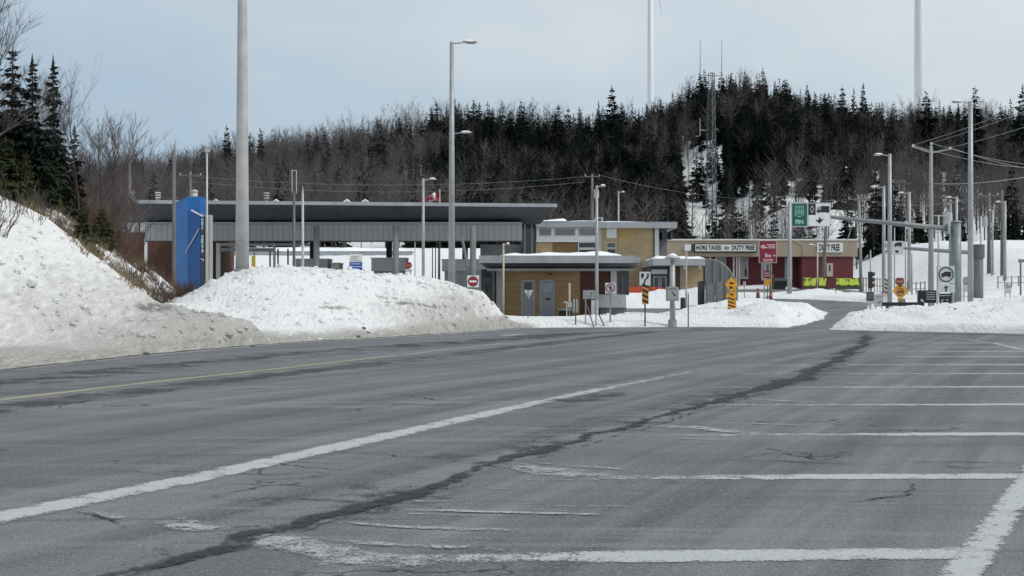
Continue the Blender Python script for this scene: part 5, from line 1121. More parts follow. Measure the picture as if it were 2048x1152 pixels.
# mushroom-headed lamp behind the grey box sign
X, d = X_(1345, 55.2), 55.2; zb = gz(X, d)
t = thing('mushroom_lamp', 'grey lamp post with wide mushroom shade beside the square box sign', 'lamp post', (X, d, zb))
part(t, 'pole', MB().tube([(X, d, zb - .3), (X, d, Z_(520, d))], [.13, .1], 12), M['galv_l'], smooth=True); part(t, 'base_sleeve', MB().tube([(X, d, zb - .2), (X, d, zb + .3)], .19, 10), M['galv'])
part(t, 'shade', MB().tube([(X, d, Z_(519, d)), (X, d, Z_(517, d)), (X, d, Z_(513, d)), (X, d, Z_(508, d))], [.12, .36, .26, .04], 16), M['galv_l'], smooth=True); part(t, 'snow_cap', MB().tube([(X, d, Z_(513.5, d)), (X, d, Z_(510, d)), (X, d, Z_(506.6, d))], [.22, .2, .03], 14), M['rsnow'], smooth=True)
def pole(name, label, cat, x, ytop, d, w, mat, extra=None, lean=0.0):
    X = X_(x, d); zb = gz(X, d); zt = Z_(ytop, d); u = d / F; t = thing(name, label, cat, (X, d, zb))
    part(t, 'pole', MB().tube([(X + lean, d, zb - .4), (X, d, zt)], [w * u * .58, w * u * .42], 10), M[mat], smooth=True)
    if extra: extra(t, X, d, zt, u)
    return t
def cross(wid, dz=0.35, n=3):
    def f(t, X, d, zt, u):
        part(t, 'crossarm', MB().box(X - wid / 2, X + wid / 2, d - .14, d - .03, zt - dz - .06, zt - dz + .06), M['polew'])
        for k in range(n): q = X - wid * .45 + wid * .9 * k / (n - 1); part(t, 'insulator', MB().tube([(q, d - .08, zt - dz + .06), (q, d - .08, zt - dz + .17), (q, d - .08, zt - dz + .25)], [.05, .06, .03], 6), M['offwhite'])
    return f
def transformer(side, dz, s=1.0):
    def f(t, X, d, zt, u):
        part(t, 'transformer', MB().tube([(X + side * .42 * s, d, zt - dz), (X + side * .42 * s, d, zt - dz + .06), (X + side * .42 * s, d, zt - dz + .85 * s), (X + side * .42 * s, d, zt - dz + .92 * s)], [.22 * s, .28 * s, .28 * s, .2 * s], 12), M['skin_grey'], smooth=False)
        part(t, 'bracket', MB().box(min(X, X + side * .3 * s), max(X, X + side * .3 * s), d - .05, d + .05, zt - dz + .4 * s, zt - dz + .5 * s), M['galv'])
        part(t, 'bushing', MB().tube([(X + side * .42 * s, d, zt - dz + .92 * s), (X + side * .42 * s, d, zt - dz + 1.15 * s)], [.05, .03], 6), M['offwhite'])
    return f
def both(*fs):
    def f(*a):
        for q in fs: q(*a)
    return f
def steps(t, X, d, zt, u):
    for k in range(10): z = zt - .6 - k * .45; part(t, 'climbing_peg', MB().tube([(X, d, z), (X + (.3 if k % 2 else -.3), d, z)], .022, 5), M['galv'])
pole('utility_pole', 'dark weathered utility pole standing left of the blue wall', 'utility pole', 348, 300, 84, 7, 'polew')
pole('utility_pole', 'utility pole with crossarm behind the top of the blue wall', 'utility pole', 381, 342, 150, 5, 'polew', both(cross(2.6, .5), steps))
pole('utility_pole', 'utility pole with grey transformer at the wood edge left of the canopy', 'utility pole', 259, 330, 140, 6, 'polew', transformer(1, 3.9, 1.1))
pole('utility_pole', 'utility pole with transformer behind the roof of the customs building', 'utility pole', 1184.5, 348, 150, 6, 'polew', both(transformer(1, 2.8, 1.1), cross(1.8, .3)))
pole('utility_pole', 'concrete utility pole with T shaped crossarm right of the shop', 'utility pole', 1718, 397, 138, 6, 'polec', cross(2.4, .1), lean=.25)
pole('utility_pole', 'weathered utility pole with transformer beside the short armed lamp post', 'utility pole', 1978, 390, 130, 7, 'polew', both(cross(1.9, .05), transformer(-1, 3.2)))
pole('utility_pole', 'bare wooden pole next to the lamp post near the snowfield fence', 'utility pole', 2004, 380, 126, 6, 'polew')
pole('utility_pole', 'pale wooden pole carrying a large transformer behind the sign beam', 'utility pole', 1901, 400, 125, 6, 'polec', both(transformer(-.4, 2.6, 1.5), cross(1.6, .2)))
pole('slim_pole', 'slim pale pole with a small side arm behind the concrete pole', 'pole', 1877, 430, 110, 4, 'galv_l', lambda t, X, d, zt, u: part(t, 'side_arm', MB().tube([(X - .4, d, zt - .05), (X + .8, d, zt - .08)], .035, 6), M['galv_l']))
pole('slim_pole', 'slim grey pole between the tall lamp post and the wooden poles', 'pole', 1962, 432, 112, 4, 'galv_l')
pole('slim_pole', 'thin steel pole with small sensor head beside the blue wall', 'pole', 414, 304, 88, 4, 'galv_l', lambda t, X, d, zt, u: part(t, 'sensor_head', MB().box(X - .14, X + .14, d - .1, d + .1, zt, zt + .22), M['galv_l']))
pole('antenna_pole', 'dark pole with a twin antenna loop rising from the snow bank', 'pole', 588, 382, 60, 6, 'galv_d', lambda t, X, d, zt, u: [part(t, 'antenna_rod', MB().tube([(X + q, d, zt - .1), (X + q, d, Z_(341, d))], .022, 5), M['galv_l']) for q in (-.09, .11)] + [part(t, 'antenna_tie', MB().tube([(X - .12, d, Z_(341, d)), (X + .13, d, Z_(341, d))], .022, 5), M['galv_l'])])
pole('pointed_pole', 'pale tapering pole with pointed tip beside the antenna pole', 'pole', 605.5, 388, 58, 5.5, 'galv_l', lambda t, X, d, zt, u: part(t, 'tip', MB().tube([(X, d, zt - .02), (X, d, Z_(372, d))], [.05, .012], 8), M['galv_l']))
for k, x in enumerate((865, 871, 877)): pole('slim_pole', 'one of three thin dark poles close together left of the bank lamp post', 'pole', x, 484, 120 + k, 2.2, 'galv_d')['group'] = 'three thin poles'
pole('slim_pole', 'thin grey pole right beside the round no entry sign', 'pole', 830, 484, 92, 2.2, 'galv')
pole('steel_post', 'stout grey steel post below the left edge of the green sign', 'post', 1579, 404, 118, 8.5, 'galv')
pole('steel_post', 'leaning weathered post in front of the white shop sign', 'post', 1652, 452, 124, 7, 'polew', None, -.35)
pole('slim_pole', 'grey pole standing in the snowfield right of the shop', 'pole', 1741, 500, 135, 3, 'galv')
pole('slim_pole', 'thin pole in the snowfield behind the white lane signs', 'pole', 1789, 455, 120, 2.5, 'galv')
pole('slim_pole', 'thin pole in the snowfield between the lane signs and the concrete pole', 'pole', 1811, 452, 130, 2.5, 'galv')
pole('slim_pole', 'thin pole standing left of the concrete pole at the snowfield', 'pole', 1824, 507, 105, 3, 'galv')
# concrete pole with V arms and power lines
X, d = X_(1862, 82), 82; zb = gz(X, d); t = thing('power_pole', 'stout concrete power pole with V shaped arms carrying wires', 'power pole', (X, d, zb))
part(t, 'pole', MB().tube([(X, d, zb - .4), (X, d, Z_(292, d))], [.2, .1], 12), M['polec'], smooth=True)
VT = [(X_(1826, d), d, Z_(290, d)), (X + .02, d, Z_(286, d)), (X_(1900, d), d, Z_(295, d))]
for q, zq in ((VT[0], 305), (VT[2], 306)): part(t, 'arm', MB().tube([(X, d, Z_(zq, d)), (q[0], d, q[2] - .1)], [.06, .045], 6), M['polec'])
for q in VT: part(t, 'insulator', MB().tube([(q[0], d, q[2] - .14), (q[0], d, q[2] - .04), (q[0], d, q[2] + .05)], [.06, .09, .03], 8), M['offwhite'])
def wire(a, b, sag, label, rad=.018, group=None):
    a, b = Vector(a), Vector(b); pts = [a.lerp(b, k / 16) - Vector((0, 0, sag * 4 * (k / 16) * (1 - k / 16))) for k in range(17)]
    o = link('overhead_wire', MB().tube([p - a for p in pts], rad, 4, False).mesh('overhead_wire', M['galv']), None, a); tag(o, label, 'wire', group); return o
near = [(27.0, 48, 12.3), (28.2, 48, 12.5), (29.5, 48, 11.8)]
for q, n_ in zip(VT, near): wire(q, n_, .5, 'overhead wire running from the V armed power pole towards the right roadside', .011, 'wires to the right of the power pole')
wire((X, d, Z_(367, d)), (27.5, 48, 8.4), .9, 'lower sagging cable from the power pole towards the right roadside', .022)
for q, n_ in zip(VT, [(46, 108, 12.0), (47, 108, 12.2), (48, 108, 11.6)]): wire(q, n_, .5, 'overhead wire running back from the V armed power pole to the snowfield', .011, 'wires behind the power pole')
for y, sg in ((.3, 1.0), (.9, 1.2)): wire((X_(1184.5, 150) - .8, 150, Z_(348, 150) - y), (X_(381, 150), 150, Z_(342, 150) - .3 - y), sg, 'long faint wire crossing the wood behind the canopy', .009, 'wires behind the canopy')
wire((X_(1184.5, 150) + .8, 150, Z_(350, 150)), (X_(1718, 138), 138, Z_(398, 138)), 1.2, 'faint wire crossing the wood behind the shop', .010)
wire((X_(1718, 138), 138, Z_(398, 138)), (X_(1978, 130), 130, Z_(391, 130)), .8, 'wire between the T armed pole and the transformer pole', .011)
wire((X_(1684, 138), 138, Z_(513, 138)), (X_(1714, 138), 138, Z_(420, 138)), .02, 'guy rod bracing the T armed pole', .05)
# lattice radio mast
X, d = X_(1423.5, 250), 250; zb = gz(X, d); t = thing('lattice_mast', 'grey lattice radio mast with two whip antennas before the spruces', 'radio mast', (X, d, zb)); zt = Z_(146, d); ht = zt - zb
def leg(k, z): w = 1.3 - 0.62 * (z - zb) / ht; a = 2.094 * k + .5; return Vector((X + w * math.cos(a), d + w * math.sin(a), z))
for k in range(3): part(t, 'leg', MB().tube([leg(k, zb - .5), leg(k, zt)], [.10, .07], 6), M['galv_d'])
nb2 = 16
for j in range(nb2):
    za, z2 = zb + ht * j / nb2, zb + ht * (j + 1) / nb2
    m = MB()
    for k in range(3): m.tube([leg(k, za), leg((k + 1) % 3, z2)], .035, 4, False).tube([leg((k + 1) % 3, za), leg(k, z2)], .035, 4, False).tube([leg(k, z2), leg((k + 1) % 3, z2)], .045, 4, False)
    part(t, 'bracing', m, M['galv_d'])
for x, yb in ((1400.5, 150), (1443.5, 162)): part(t, 'whip_antenna', MB().tube([(X_(x, d), d, Z_(yb, d)), (X_(x, d), d, Z_(78, d))], [.11, .05], 6), M['galv'])
part(t, 'platform', MB().tube([(X_(1397, d), d, Z_(150, d)), (X_(1446, d), d, Z_(152, d))], .08, 6), M['galv'])
part(t, 'dipole', MB().tube([(X_(1390, d), d - 1, Z_(274, d)), (X_(1398.5, d), d - 1, Z_(273, d)), (X_(1398.5, d), d - 1, Z_(238, d))], .06, 5), M['galv_l']); part(t, 'dipole_bracket', MB().tube([(X_(1398.5, d), d - 1, Z_(261, d)), (X_(1412, d), d, Z_(261, d))], .06, 5), M['galv_l'])
# wind turbines behind the ridge
def turbine(x, d, w0, w1, hub, label, blade0):
    X = X_(x, d); zb = 36.0; zh = zb + hub; t = thing('wind_turbine', label, 'wind turbine', (X, d, zb))
    part(t, 'tower', MB().tube([(X, d, zb - 6), (X, d, zb + hub * .5), (X, d, zh)], [w0, (w0 + w1) / 2, w1], 24), M['turbine'], smooth=True)
    part(t, 'nacelle', MB().hexa([(X + a * 1.9, d - 3 + b * 5, zh + c * 3.6) for c in (0, 1) for a, b in ((-1, -1), (1, -1), (1, 1), (-1, 1))]), M['turbine'])
    part(t, 'hub', MB().tube([(X, d - 8, zh + 1.8), (X, d - 9.5, zh + 1.8), (X, d - 11, zh + 1.8)], [1.6, 1.4, .3], 14), M['turbine'], smooth=True)
    for k in range(3):
        a = blade0 + 2.0944 * k; dv = Vector((math.cos(a), 0, math.sin(a))); s = Vector((-dv.z, 0, dv.x)); o = Vector((X, d - 9.3, zh + 1.8)); m = MB()
        sec = [(1.2, .9, .5), (6, 1.7, .45), (16, 1.3, .3), (30, .8, .18), (40, .4, .08), (43, .06, .02)]
        for r_, c, th in sec: m.v += [tuple(o + dv * r_ + s * c + Vector((0, 0, 0))), tuple(o + dv * r_ + Vector((0, -th, 0))), tuple(o + dv * r_ - s * c * .7), tuple(o + dv * r_ + Vector((0, th, 0)))]
        for j in range(len(sec) - 1):
            for q in range(4): m.f.append((j * 4 + q, j * 4 + (q + 1) % 4, j * 4 + 4 + (q + 1) % 4, j * 4 + 4 + q))
        m.f.append(tuple(range(len(m.v) - 4, len(m.v)))); part(t, 'blade', m, M['turbine'], smooth=False)
dT = 640; zt_ = Z_(34, dT - 9.3); tip = Vector((X_(1323.5, dT - 9.3) - X_(1301, dT), 0, 0)); ang = -math.pi / 2 + math.asin(tip.x / 43)
turbine(1301, dT, 1.75, 1.25, zt_ + 43 * math.cos(math.asin(tip.x / 43)) - 1.8 - 36, 'white wind turbine tower beside the radio mast, one blade tip hanging in view', ang)
turbine(1838, 520, 2.1, 1.4, 150, 'thicker white wind turbine tower rising behind the right part of the wood', .62)

# ------------------------------------------------------------------ signs
def sgn(name, label, cat, x, d, zbase=None):
    X = X_(x, d); return thing(name, label, cat, (X, d, gz(X, d) if zbase is None else zbase))
def posts(t, xs, ytop, d, w=2.6, mat='galv', yoff=.05):
    for x in xs: X = X_(x, d); part(t, 'post', MB().box(X - w * d / F / 2, X + w * d / F / 2, d + yoff, d + yoff + .06, gz(X, d) - .3, Z_(ytop, d)), M[mat])
def rect(x0, x1, y0, y1, d): return [(X_(x0, d), Z_(y1, d)), (X_(x1, d), Z_(y1, d)), (X_(x1, d), Z_(y0, d)), (X_(x0, d), Z_(y0, d))]
def pg(pts, d): return [(X_(x, d), Z_(y, d)) for x, y in pts]
def plate(t, name, pts, d, k, mat, th=.03, label=None): return part(t, name, MB().slab(pg(pts, d), d - .004 * k - (th if k == 0 else .003), d - .004 * k), M[mat], label)
def R4(x0, x1, y0, y1): return [(x0, y0), (x1, y0), (x1, y1), (x0, y1)]
def circ(cx, cy, r, n=28): return [(cx + r * math.cos(6.2832 * k / n), cy + r * math.sin(6.2832 * k / n)) for k in range(n)]
def face(t, name, pts, d, layer, mat): return part(t, name, MB().slab(pg(pts, d), d - .034 - .005 * layer, d - .034 - .005 * layer + .004), M[mat])
def panel(t, pts, d, mat, label=None): return part(t, 'panel', MB().slab(pg(pts, d), d - .03, d), M[mat], label)
TRUCK = [(-1, .38), (-1, -.05), (-.86, -.32), (-.52, -.36), (-.45, -.62), (1, -.62), (1, .32), (-.38, .32), (-.38, .38)]
def truck(t, cx, cy, s, d, layer, mat='black'):
    p = face(t, 'truck_symbol', [(cx + a * s, cy + b * s) for a, b in TRUCK], d, layer, mat)
    for w in (-.68, .62): face(p, 'wheel', circ(cx + w * s, cy + .38 * s, .21 * s, 14), d, layer + .6, mat)
def chev(t, x0, x1, y0, y1, d, layer, mat, n=3, flip=1):
    h = (y1 - y0); st = h / n
    for k in range(n):
        ya = y0 + st * (k + .08); a, b = (ya, ya + st * .55) if flip > 0 else (ya + st * .55, ya)
        face(t, 'stripe', [(x0, a), (x1, b), (x1, b + st * .42), (x0, a + st * .42)], d, layer, mat)

# no entry sign on the bank end, raised barrier arm behind it
d = 60; t = sgn('no_entry_sign', 'square no entry sign, red disc with white bar, at the end of the bank', 'sign', 946, d); posts(t, (946,), 552, d, 2.6, 'galv_d'); panel(t, R4(934.5, 958, 551, 574.5), d, 'white'); face(t, 'red_disc', circ(946.2, 562.8, 10.3), d, 1, 'red'); face(t, 'white_bar', R4(939, 953.4, 560.8, 564.8), d, 2, 'white')
d = 74; t = sgn('barrier_gate', 'raised dark barrier arm leaning beside the canopy pillar', 'barrier', 938, d, 0); part(t, 'arm', MB().tube([(X_(940, d), d, Z_(556, d)), (X_(923.5, d), d, Z_(473, d))], [.11, .07], 8), M['conc_d']); part(t, 'cabinet', MB().box(X_(934, d), X_(946, d), d - .15, d + .25, -.2, Z_(553, d)), M['conc_d'])
d = 88; t = sgn('round_sign', 'dull red round no entry sign with a small white plate on two legs', 'sign', 817.5, d); posts(t, (814, 821), 545, d, 1.2, 'galv_d'); part(t, 'post', MB().box(X_(816.8, d), X_(818.4, d), d + .02, d + .06, Z_(545, d), Z_(524, d)), M['galv']); panel(t, circ(817.5, 530.5, 6.6), d, 'red'); face(t, 'white_bar', R4(812.6, 822.4, 529.2, 531.8), d, 1, 'pinky'); panel(t, R4(811, 824, 538, 545), d + .02, 'offwhite')
d = 80; t = sgn('blue_information_sign', 'white and blue information panel peeking over the snow bank', 'sign', 711.5, d, 0); posts(t, (701, 722), 508, d, 1.6, 'galv'); panel(t, R4(698.5, 725, 508, 543), d, 'white'); face(t, 'blue_field', R4(699, 724.5, 524, 532.5), d, 1, 'blue_s'); face(t, 'blue_field', R4(699, 724.5, 534, 542.5), d, 1, 'blue_s')
for k, (a, b, y) in enumerate(((702, 718, 513), (702, 714, 516.5), (702, 722, 520))): face(t, 'print_line', R4(a, b, y, y + 1.3), d, 1, 'greyp')
for a, b, y in ((701, 721, 527), (703, 719, 537.5)): face(t, 'print_line', R4(a, b, y, y + 1.6), d, 2, 'offwhite')
# flag behind the canopy roof
d = 122; X = X_(879.5, d); t = thing('flag', 'red and white maple leaf flag drooping on a pole behind the canopy roof', 'flag', (X, d, z0(d))); part(t, 'pole', MB().tube([(X, d, z0(d)), (X, d, Z_(378, d))], [.07, .04], 8), M['white'])
def flagpt(u, v): return (X_(878.5 - 26 * u, d), d + .25 * math.sin(u * 9 + v * 2), Z_(385 + 9 * u * u + 17 * v - 3 * u * v + 1.2 * math.sin(u * 12), d))
for nm, u0, u1, mt in (('red_band', 0, .3, 'flag_red'), ('white_field', .3, .82, 'white'), ('red_band', .82, 1.0, 'flag_red')):
    m = MB()
    for i in range(7):
        for j in range(6): m.v.append(flagpt(u0 + (u1 - u0) * i / 6, j / 5))
    for i in range(6):
        for j in range(5): q = i * 6 + j; m.f.append((q, q + 1, q + 7, q + 6))
    part(t, nm, m, plain('flag_red', (0.30, 0.02, 0.03), .7) if mt == 'flag_red' else M[mt], smooth=True)
cx, cy = 862, 397; leaf = [(0, -6), (1.2, -3.6), (2.6, -4.2), (2.2, -1.4), (4.4, -2.4), (4.0, -.6), (5.4, 0), (2.6, 2.6), (.5, 2.6), (.4, 5), (-.4, 5), (-.5, 2.6), (-2.6, 2.6), (-5.4, 0), (-4.0, -.6), (-4.4, -2.4), (-2.2, -1.4), (-2.6, -4.2), (-1.2, -3.6)]
part(t, 'maple_leaf', MB().slab(pg([(cx + a, cy + b) for a, b in leaf], d - .3), d - .32, d - .3), plain('flag_red', ()))
# signs in the snow strip before the kiosk
d = 58; t = sgn('yield_sign', 'white triangular sign seen from behind on a thin post before the kiosk door', 'sign', 1057, d); posts(t, (1056,), 580, d, 1.6, 'galv_d', -.10); part(t, 'panel', MB().slab(pg([(1048, 580), (1066.5, 580), (1057, 598)], d), d, d + .03), M['offwhite'])
d = 54.6; t = sgn('delineator', 'narrow white delineator plate on a post beside the box sign', 'delineator', 1151, d); posts(t, (1151,), 598, d, 2.2, 'galv_d', -.11); part(t, 'panel', MB().slab(pg(R4(1146.3, 1156, 598, 625), d), d, d + .04), M['offwhite'])
t = sgn('box_sign', 'pale box shaped sign on two posts with slanting braces', 'sign', 1180, 54.8); d = 54.8; posts(t, (1171, 1191.5), 580, d, 2.2, 'galv', -.13); part(t, 'box', MB().box(X_(1167, d), X_(1192, d), d, d + .3, Z_(598, d), Z_(580.5, d)), M['skin_grey'])
for a, b in ((1176, 580), ): part(t, 'decal', MB().box(X_(1179, d), X_(1182, d), d - .012, d - .002, Z_(593, d), Z_(590, d)), M['greyp']); part(t, 'decal', MB().box(X_(1181.5, d), X_(1184, d), d - .012, d - .002, Z_(588, d), Z_(585, d)), M['dark'])
for xa, xb in ((1172, 1188), (1199, 1210)): part(t, 'brace', MB().tube([(X_(xa, d), d + .2, Z_(604 if xa < 1180 else 630, d)), (X_(xb, d), d - .3, Z_(657, d))], .03, 6), M['galv_d'])
d = 55; t = sgn('no_pedestrians_sign', 'square white no pedestrians sign with red ring on a sturdy post', 'sign', 1221, d); posts(t, (1221,), 566, d, 3.6, 'galv'); panel(t, R4(1210.5, 1231, 565.5, 587), d, 'white'); t2 = part(t, 'ring', MB().ring(X_(1220.8, d), Z_(576, d), 9 * d / F, 7.3 * d / F, d - .042, d - .036), M['red'])
pw_ = [(0, -5.6), (1.0, -4.8), (.9, -3.5), (2.2, -2.2), (3.2, .5), (2.4, .8), (1.3, -.9), (1.2, 1.2), (2.6, 5.4), (1.5, 5.6), (.1, 2.2), (-1.4, 5.6), (-2.5, 5.3), (-.9, 1.4), (-.9, -1.2), (-2.3, .6), (-3, .1), (-1.4, -2.6), (-.9, -3.6), (-1, -4.8)]
face(t, 'walker_symbol', [(1220.8 + a, 576 + b) for a, b in pw_], d, 1, 'black'); face(t, 'slash', [(1214.6, 571.2), (1215.8, 570), (1227, 580.8), (1225.8, 582)], d, 2, 'red')
d = 55; t = sgn('lane_shift_sign', 'white sign with thick bent arrow above a black and amber striped marker', 'sign', 1291, d); posts(t, (1290.5,), 545, d, 3.0, 'galv_d'); panel(t, R4(1279, 1301, 543.5, 571), d, 'white'); face(t, 'arrow_shaft', [(1294.5, 547), (1297.5, 547), (1297.2, 555), (1291, 561), (1289, 570.5), (1286, 570.5), (1288.5, 559.5), (1294, 554)], d, 1, 'black'); face(t, 'arrow_head', [(1281.5, 549), (1286, 546), (1288, 549), (1286.5, 555), (1283.5, 557.5)], d, 1, 'black')
part(t, 'hazard_plate', MB().slab(pg(R4(1284, 1297, 573, 608), d), d - .03, d), M['orange_s']); chev(t, 1284.3, 1296.7, 566, 607, d, 1, 'black', 4)
d = 54.4; t = sgn('square_box_sign', 'grey square framed sign with a diagonal arrow on a steel channel post', 'sign', 1346, d); posts(t, (1343.8,), 612, d, 6.0, 'galv'); part(t, 'frame', MB().slab(pg(R4(1331.5, 1357.5, 575, 602), d), d - .06, d), M['galv_l']); part(t, 'panel', MB().slab(pg(R4(1334.5, 1354.5, 573, 599), d), d - .08, d - .064), M['skin_grey'])
part(t, 'arrow', MB().slab(pg([(1342.5, 584), (1344, 583), (1348.5, 588), (1349.5, 586.5), (1351, 592), (1346.4, 591.2), (1347.5, 589.6)], d), d - .086, d - .082), M['black']); part(t, 'print_line', MB().slab(pg(R4(1337, 1352, 576, 579), d), d - .086, d - .082), M['greyp'])
d = 54.6; t = sgn('marker_stake', 'thin dark snow marker stake in the strip beside the square sign', 'stake', 1376.5, d); part(t, 'stake', MB().tube([(X_(1376.5, d), d, gz(X_(1376.5, d), d) - .2), (X_(1376.5, d), d, Z_(585, d))], .028, 6), M['galv_d']); part(t, 'reflector', MB().box(X_(1375.5, d), X_(1377.5, d), d - .03, d - .028, Z_(588, d), Z_(585, d)), M['offwhite'])
d = 90; t = sgn('slim_post', 'tall thin pale post standing before the curved wall', 'post', 1372.5, d); part(t, 'post', MB().tube([(X_(1372.5, d), d, gz(X_(1372.5, d), d) - .2), (X_(1372.5, d), d, Z_(502, d))], .06, 8), M['galv_l']); part(t, 'foot', MB().box(X_(1371, d), X_(1374, d), d - .12, d + .12, gz(X_(1372.5, d), d) - .1, gz(X_(1372.5, d), d) + .12), M['galv'])
d = 88; t = sgn('bollard', 'short dark round bollard on the lane behind the snow strip', 'bollard', 1366, d); X = X_(1365.8, d); part(t, 'body', MB().tube([(X, d, z0(d) - .1), (X, d, Z_(597, d)), (X, d, Z_(595, d))], [.17, .17, .13], 12), M['dark']); part(t, 'base', MB().tube([(X, d, z0(d) - .1), (X, d, z0(d) + .06)], .22, 12), M['conc_d'])
# amber diamond pair with striped marker
d = 66; t = sgn('amber_warning_signs', 'pair of amber diamond warning signs above a striped marker on one post', 'sign', 1462.5, d); posts(t, (1471.5,), 558, d, 3.0, 'yellowp')
panel(t, [(1462.5, 553), (1475, 569), (1462.5, 585), (1450, 569)], d, 'amber'); panel(t, [(1462.5, 582), (1473, 588), (1473, 594), (1462.5, 600), (1452.5, 594), (1452.5, 588)], d + .034, 'amber'); face(t, 'symbol', [(1456, 563), (1459, 566), (1462, 563.5), (1466, 566), (1469.5, 564), (1467, 568), (1460, 568.5)], d, 1, 'black'); face(t, 'symbol', [(1458.5, 573), (1461, 571.5), (1462.5, 574), (1465, 572), (1466, 577), (1459, 578)], d, 1, 'black'); face(t, 'symbol', [(1460, 588), (1464, 586.5), (1467, 590), (1464.5, 592.5), (1465, 590), (1460, 591)], d, 1, 'black')
part(t, 'hazard_plate', MB().slab(pg([(1455.5, 599), (1470.5, 599), (1470.5, 626), (1462, 636), (1455.5, 622)], d), d, d + .03), M['amber']); chev(t, 1456, 1469, 594, 622, d - .0, -6, 'black', 4)
# shop-side signs
d = 112; t = sgn('red_billboard', 'dark red billboard with white logos on posts before the shop', 'billboard', 1535.5, d); posts(t, (1529, 1543), 483, d, 2.2, 'galv'); panel(t, R4(1517.5, 1553.5, 480.5, 526), d, 'offwhite'); face(t, 'red_field', R4(1518.8, 1552.3, 481.8, 524.8), d, 1, 'red_b')
face(t, 'white_logo', [(1521, 495), (1522, 490), (1525, 491.5), (1527, 488.5), (1529.5, 491), (1532, 488.5), (1535, 490.5), (1543, 488.5), (1550.5, 490), (1550.5, 497.5), (1540, 498), (1533, 495.5), (1526, 497.5)], d, 2, 'pinkw') if False else None
M['pinkw'] = plain('pinkish_white', (0.62, 0.45, 0.47), .6)
face(t, 'white_logo', [(1521, 495), (1522, 490), (1525, 491.5), (1527, 488.5), (1529.5, 491), (1532, 494), (1535, 494.5), (1535, 496), (1526, 497.5)], d, 2, 'pinkw')
for k, (a, b, y) in enumerate(((1533, 1550.5, 488.5), (1536, 1549, 491.3), (1534, 1550.5, 494.6))): face(t, 'print_line', R4(a, b, y, y + 1.9), d, 2, 'pinkw')
face(t, 'bed_symbol', [(1530, 516), (1530, 507), (1532, 505.5), (1534, 508), (1534, 510), (1541, 509.5), (1542, 511), (1542, 516), (1540, 514), (1532.5, 514)], d, 2, 'pinkw'); face(t, 'small_symbol', [(1545, 511), (1548.5, 509.5), (1551, 510), (1549.5, 513.5), (1547.5, 511.8)], d, 2, 'pinkw')
for y in (518.2, 521.3): face(t, 'print_line', R4(1525.5, 1545.5, y, y + 1.6), d, 2, 'pinkw')
d = 108; t = sgn('barricade_sign', 'round red prohibition sign over a yellow plate between traffic cones', 'sign', 1534, d); posts(t, (1535,), 545, d, 1.8, 'galv_d'); panel(t, circ(1534.5, 548.5, 8.3), d, 'dred'); part(t, 'ring', MB().ring(X_(1534.5, d), Z_(548.5, d), 8.3 * d / F, 6.9 * d / F, d - .042, d - .036), M['red']); face(t, 'white_bar', R4(1528.5, 1540.5, 545.8, 547.6), d, 1, 'pinkw'); face(t, 'white_bar', R4(1528.5, 1540.5, 550.6, 552), d, 1, 'pinkw'); panel(t, R4(1529.5, 1540.5, 558, 571.5), d, 'amber'); part(t, 'tripod_foot', MB().tube([(X_(1531, d), d - .4, z0(d) + .3), (X_(1543, d), d + .3, z0(d) + .4)], .06, 6), M['dark'])
def cone(x, y0, y1, d, label):
    X = X_(x, d); z1, z_0 = Z_(y0, d), min(Z_(y1, d), gz(X, d)); t = thing('traffic_cone', label, 'traffic cone', (X, d, z_0)); part(t, 'cone', MB().tube([(X, d, z_0 - .2), (X, d, z1)], [.2, .09], 10), M['dred']); part(t, 'base', MB().box(X - .26, X + .26, d - .26, d + .26, z_0 - .04, z_0 + .06), M['dark']); part(t, 'collar', MB().tube([(X, d, z_0 + (z1 - z_0) * .55), (X, d, z_0 + (z1 - z_0) * .8)], [.155, .125], 10), M['pinky'])
cone(1516, 577, 598, 104, 'dull orange traffic cone left of the round prohibition sign'); cone(1541.5, 581, 600, 104, 'darker traffic cone right of the round prohibition sign')
d = 114; t = sgn('small_white_sign', 'tiny white plate on a thin post left of the traffic cones', 'sign', 1489, d); posts(t, (1489,), 565, d, 1.4, 'galv'); panel(t, R4(1486.5, 1491.5, 563.5, 571), d, 'white'); face(t, 'mark', R4(1488, 1490, 565.5, 569), d, 1, 'greyp')
def banner(x0, x1, y0, y1, d, label, seed, tail):
    r = random.Random(seed); t = sgn('lime_banner', label, 'banner', (x0 + x1) / 2, d); posts(t, (x0 + 1, x1 - 1), y0, d, 1.2, 'galv_d'); panel(t, R4(x0, x1, y0, y1), d, 'olive'); y2 = y1 - (y1 - y0) * tail
    x = x0 + 1.5
    while x < x1 - 4:
        w = r.uniform(2.2, 4.2); s = r.uniform(-2.5, 2.5); ya = y0 + r.uniform(.8, 3); yb = y2 - r.uniform(.2, 2); face(t, 'lime_stroke', [(x + s, ya), (x + w + s, ya), (x + w - s * .5, yb), (x - s * .5, yb)], d, 1 + (int(x * 7) % 3) * .3, 'lime'); x += w * r.uniform(.75, 1.1)
    face(t, 'lime_band', R4(x0 + 1, x0 + (x1 - x0) * .6, y0 + .6, y0 + 2.2), d, 2.2, 'lime')
    return t
banner(1606, 1632, 555, 575, 122, 'short lime green and black banner half buried by the snow mound', 3, .12); banner(1636, 1653, 555, 577, 122, 'narrow worn lime banner behind the leaning post', 9, .2); banner(1671, 1719, 556, 578.5, 118, 'wide lime green and black banner at the corner of the shop', 5, .33)
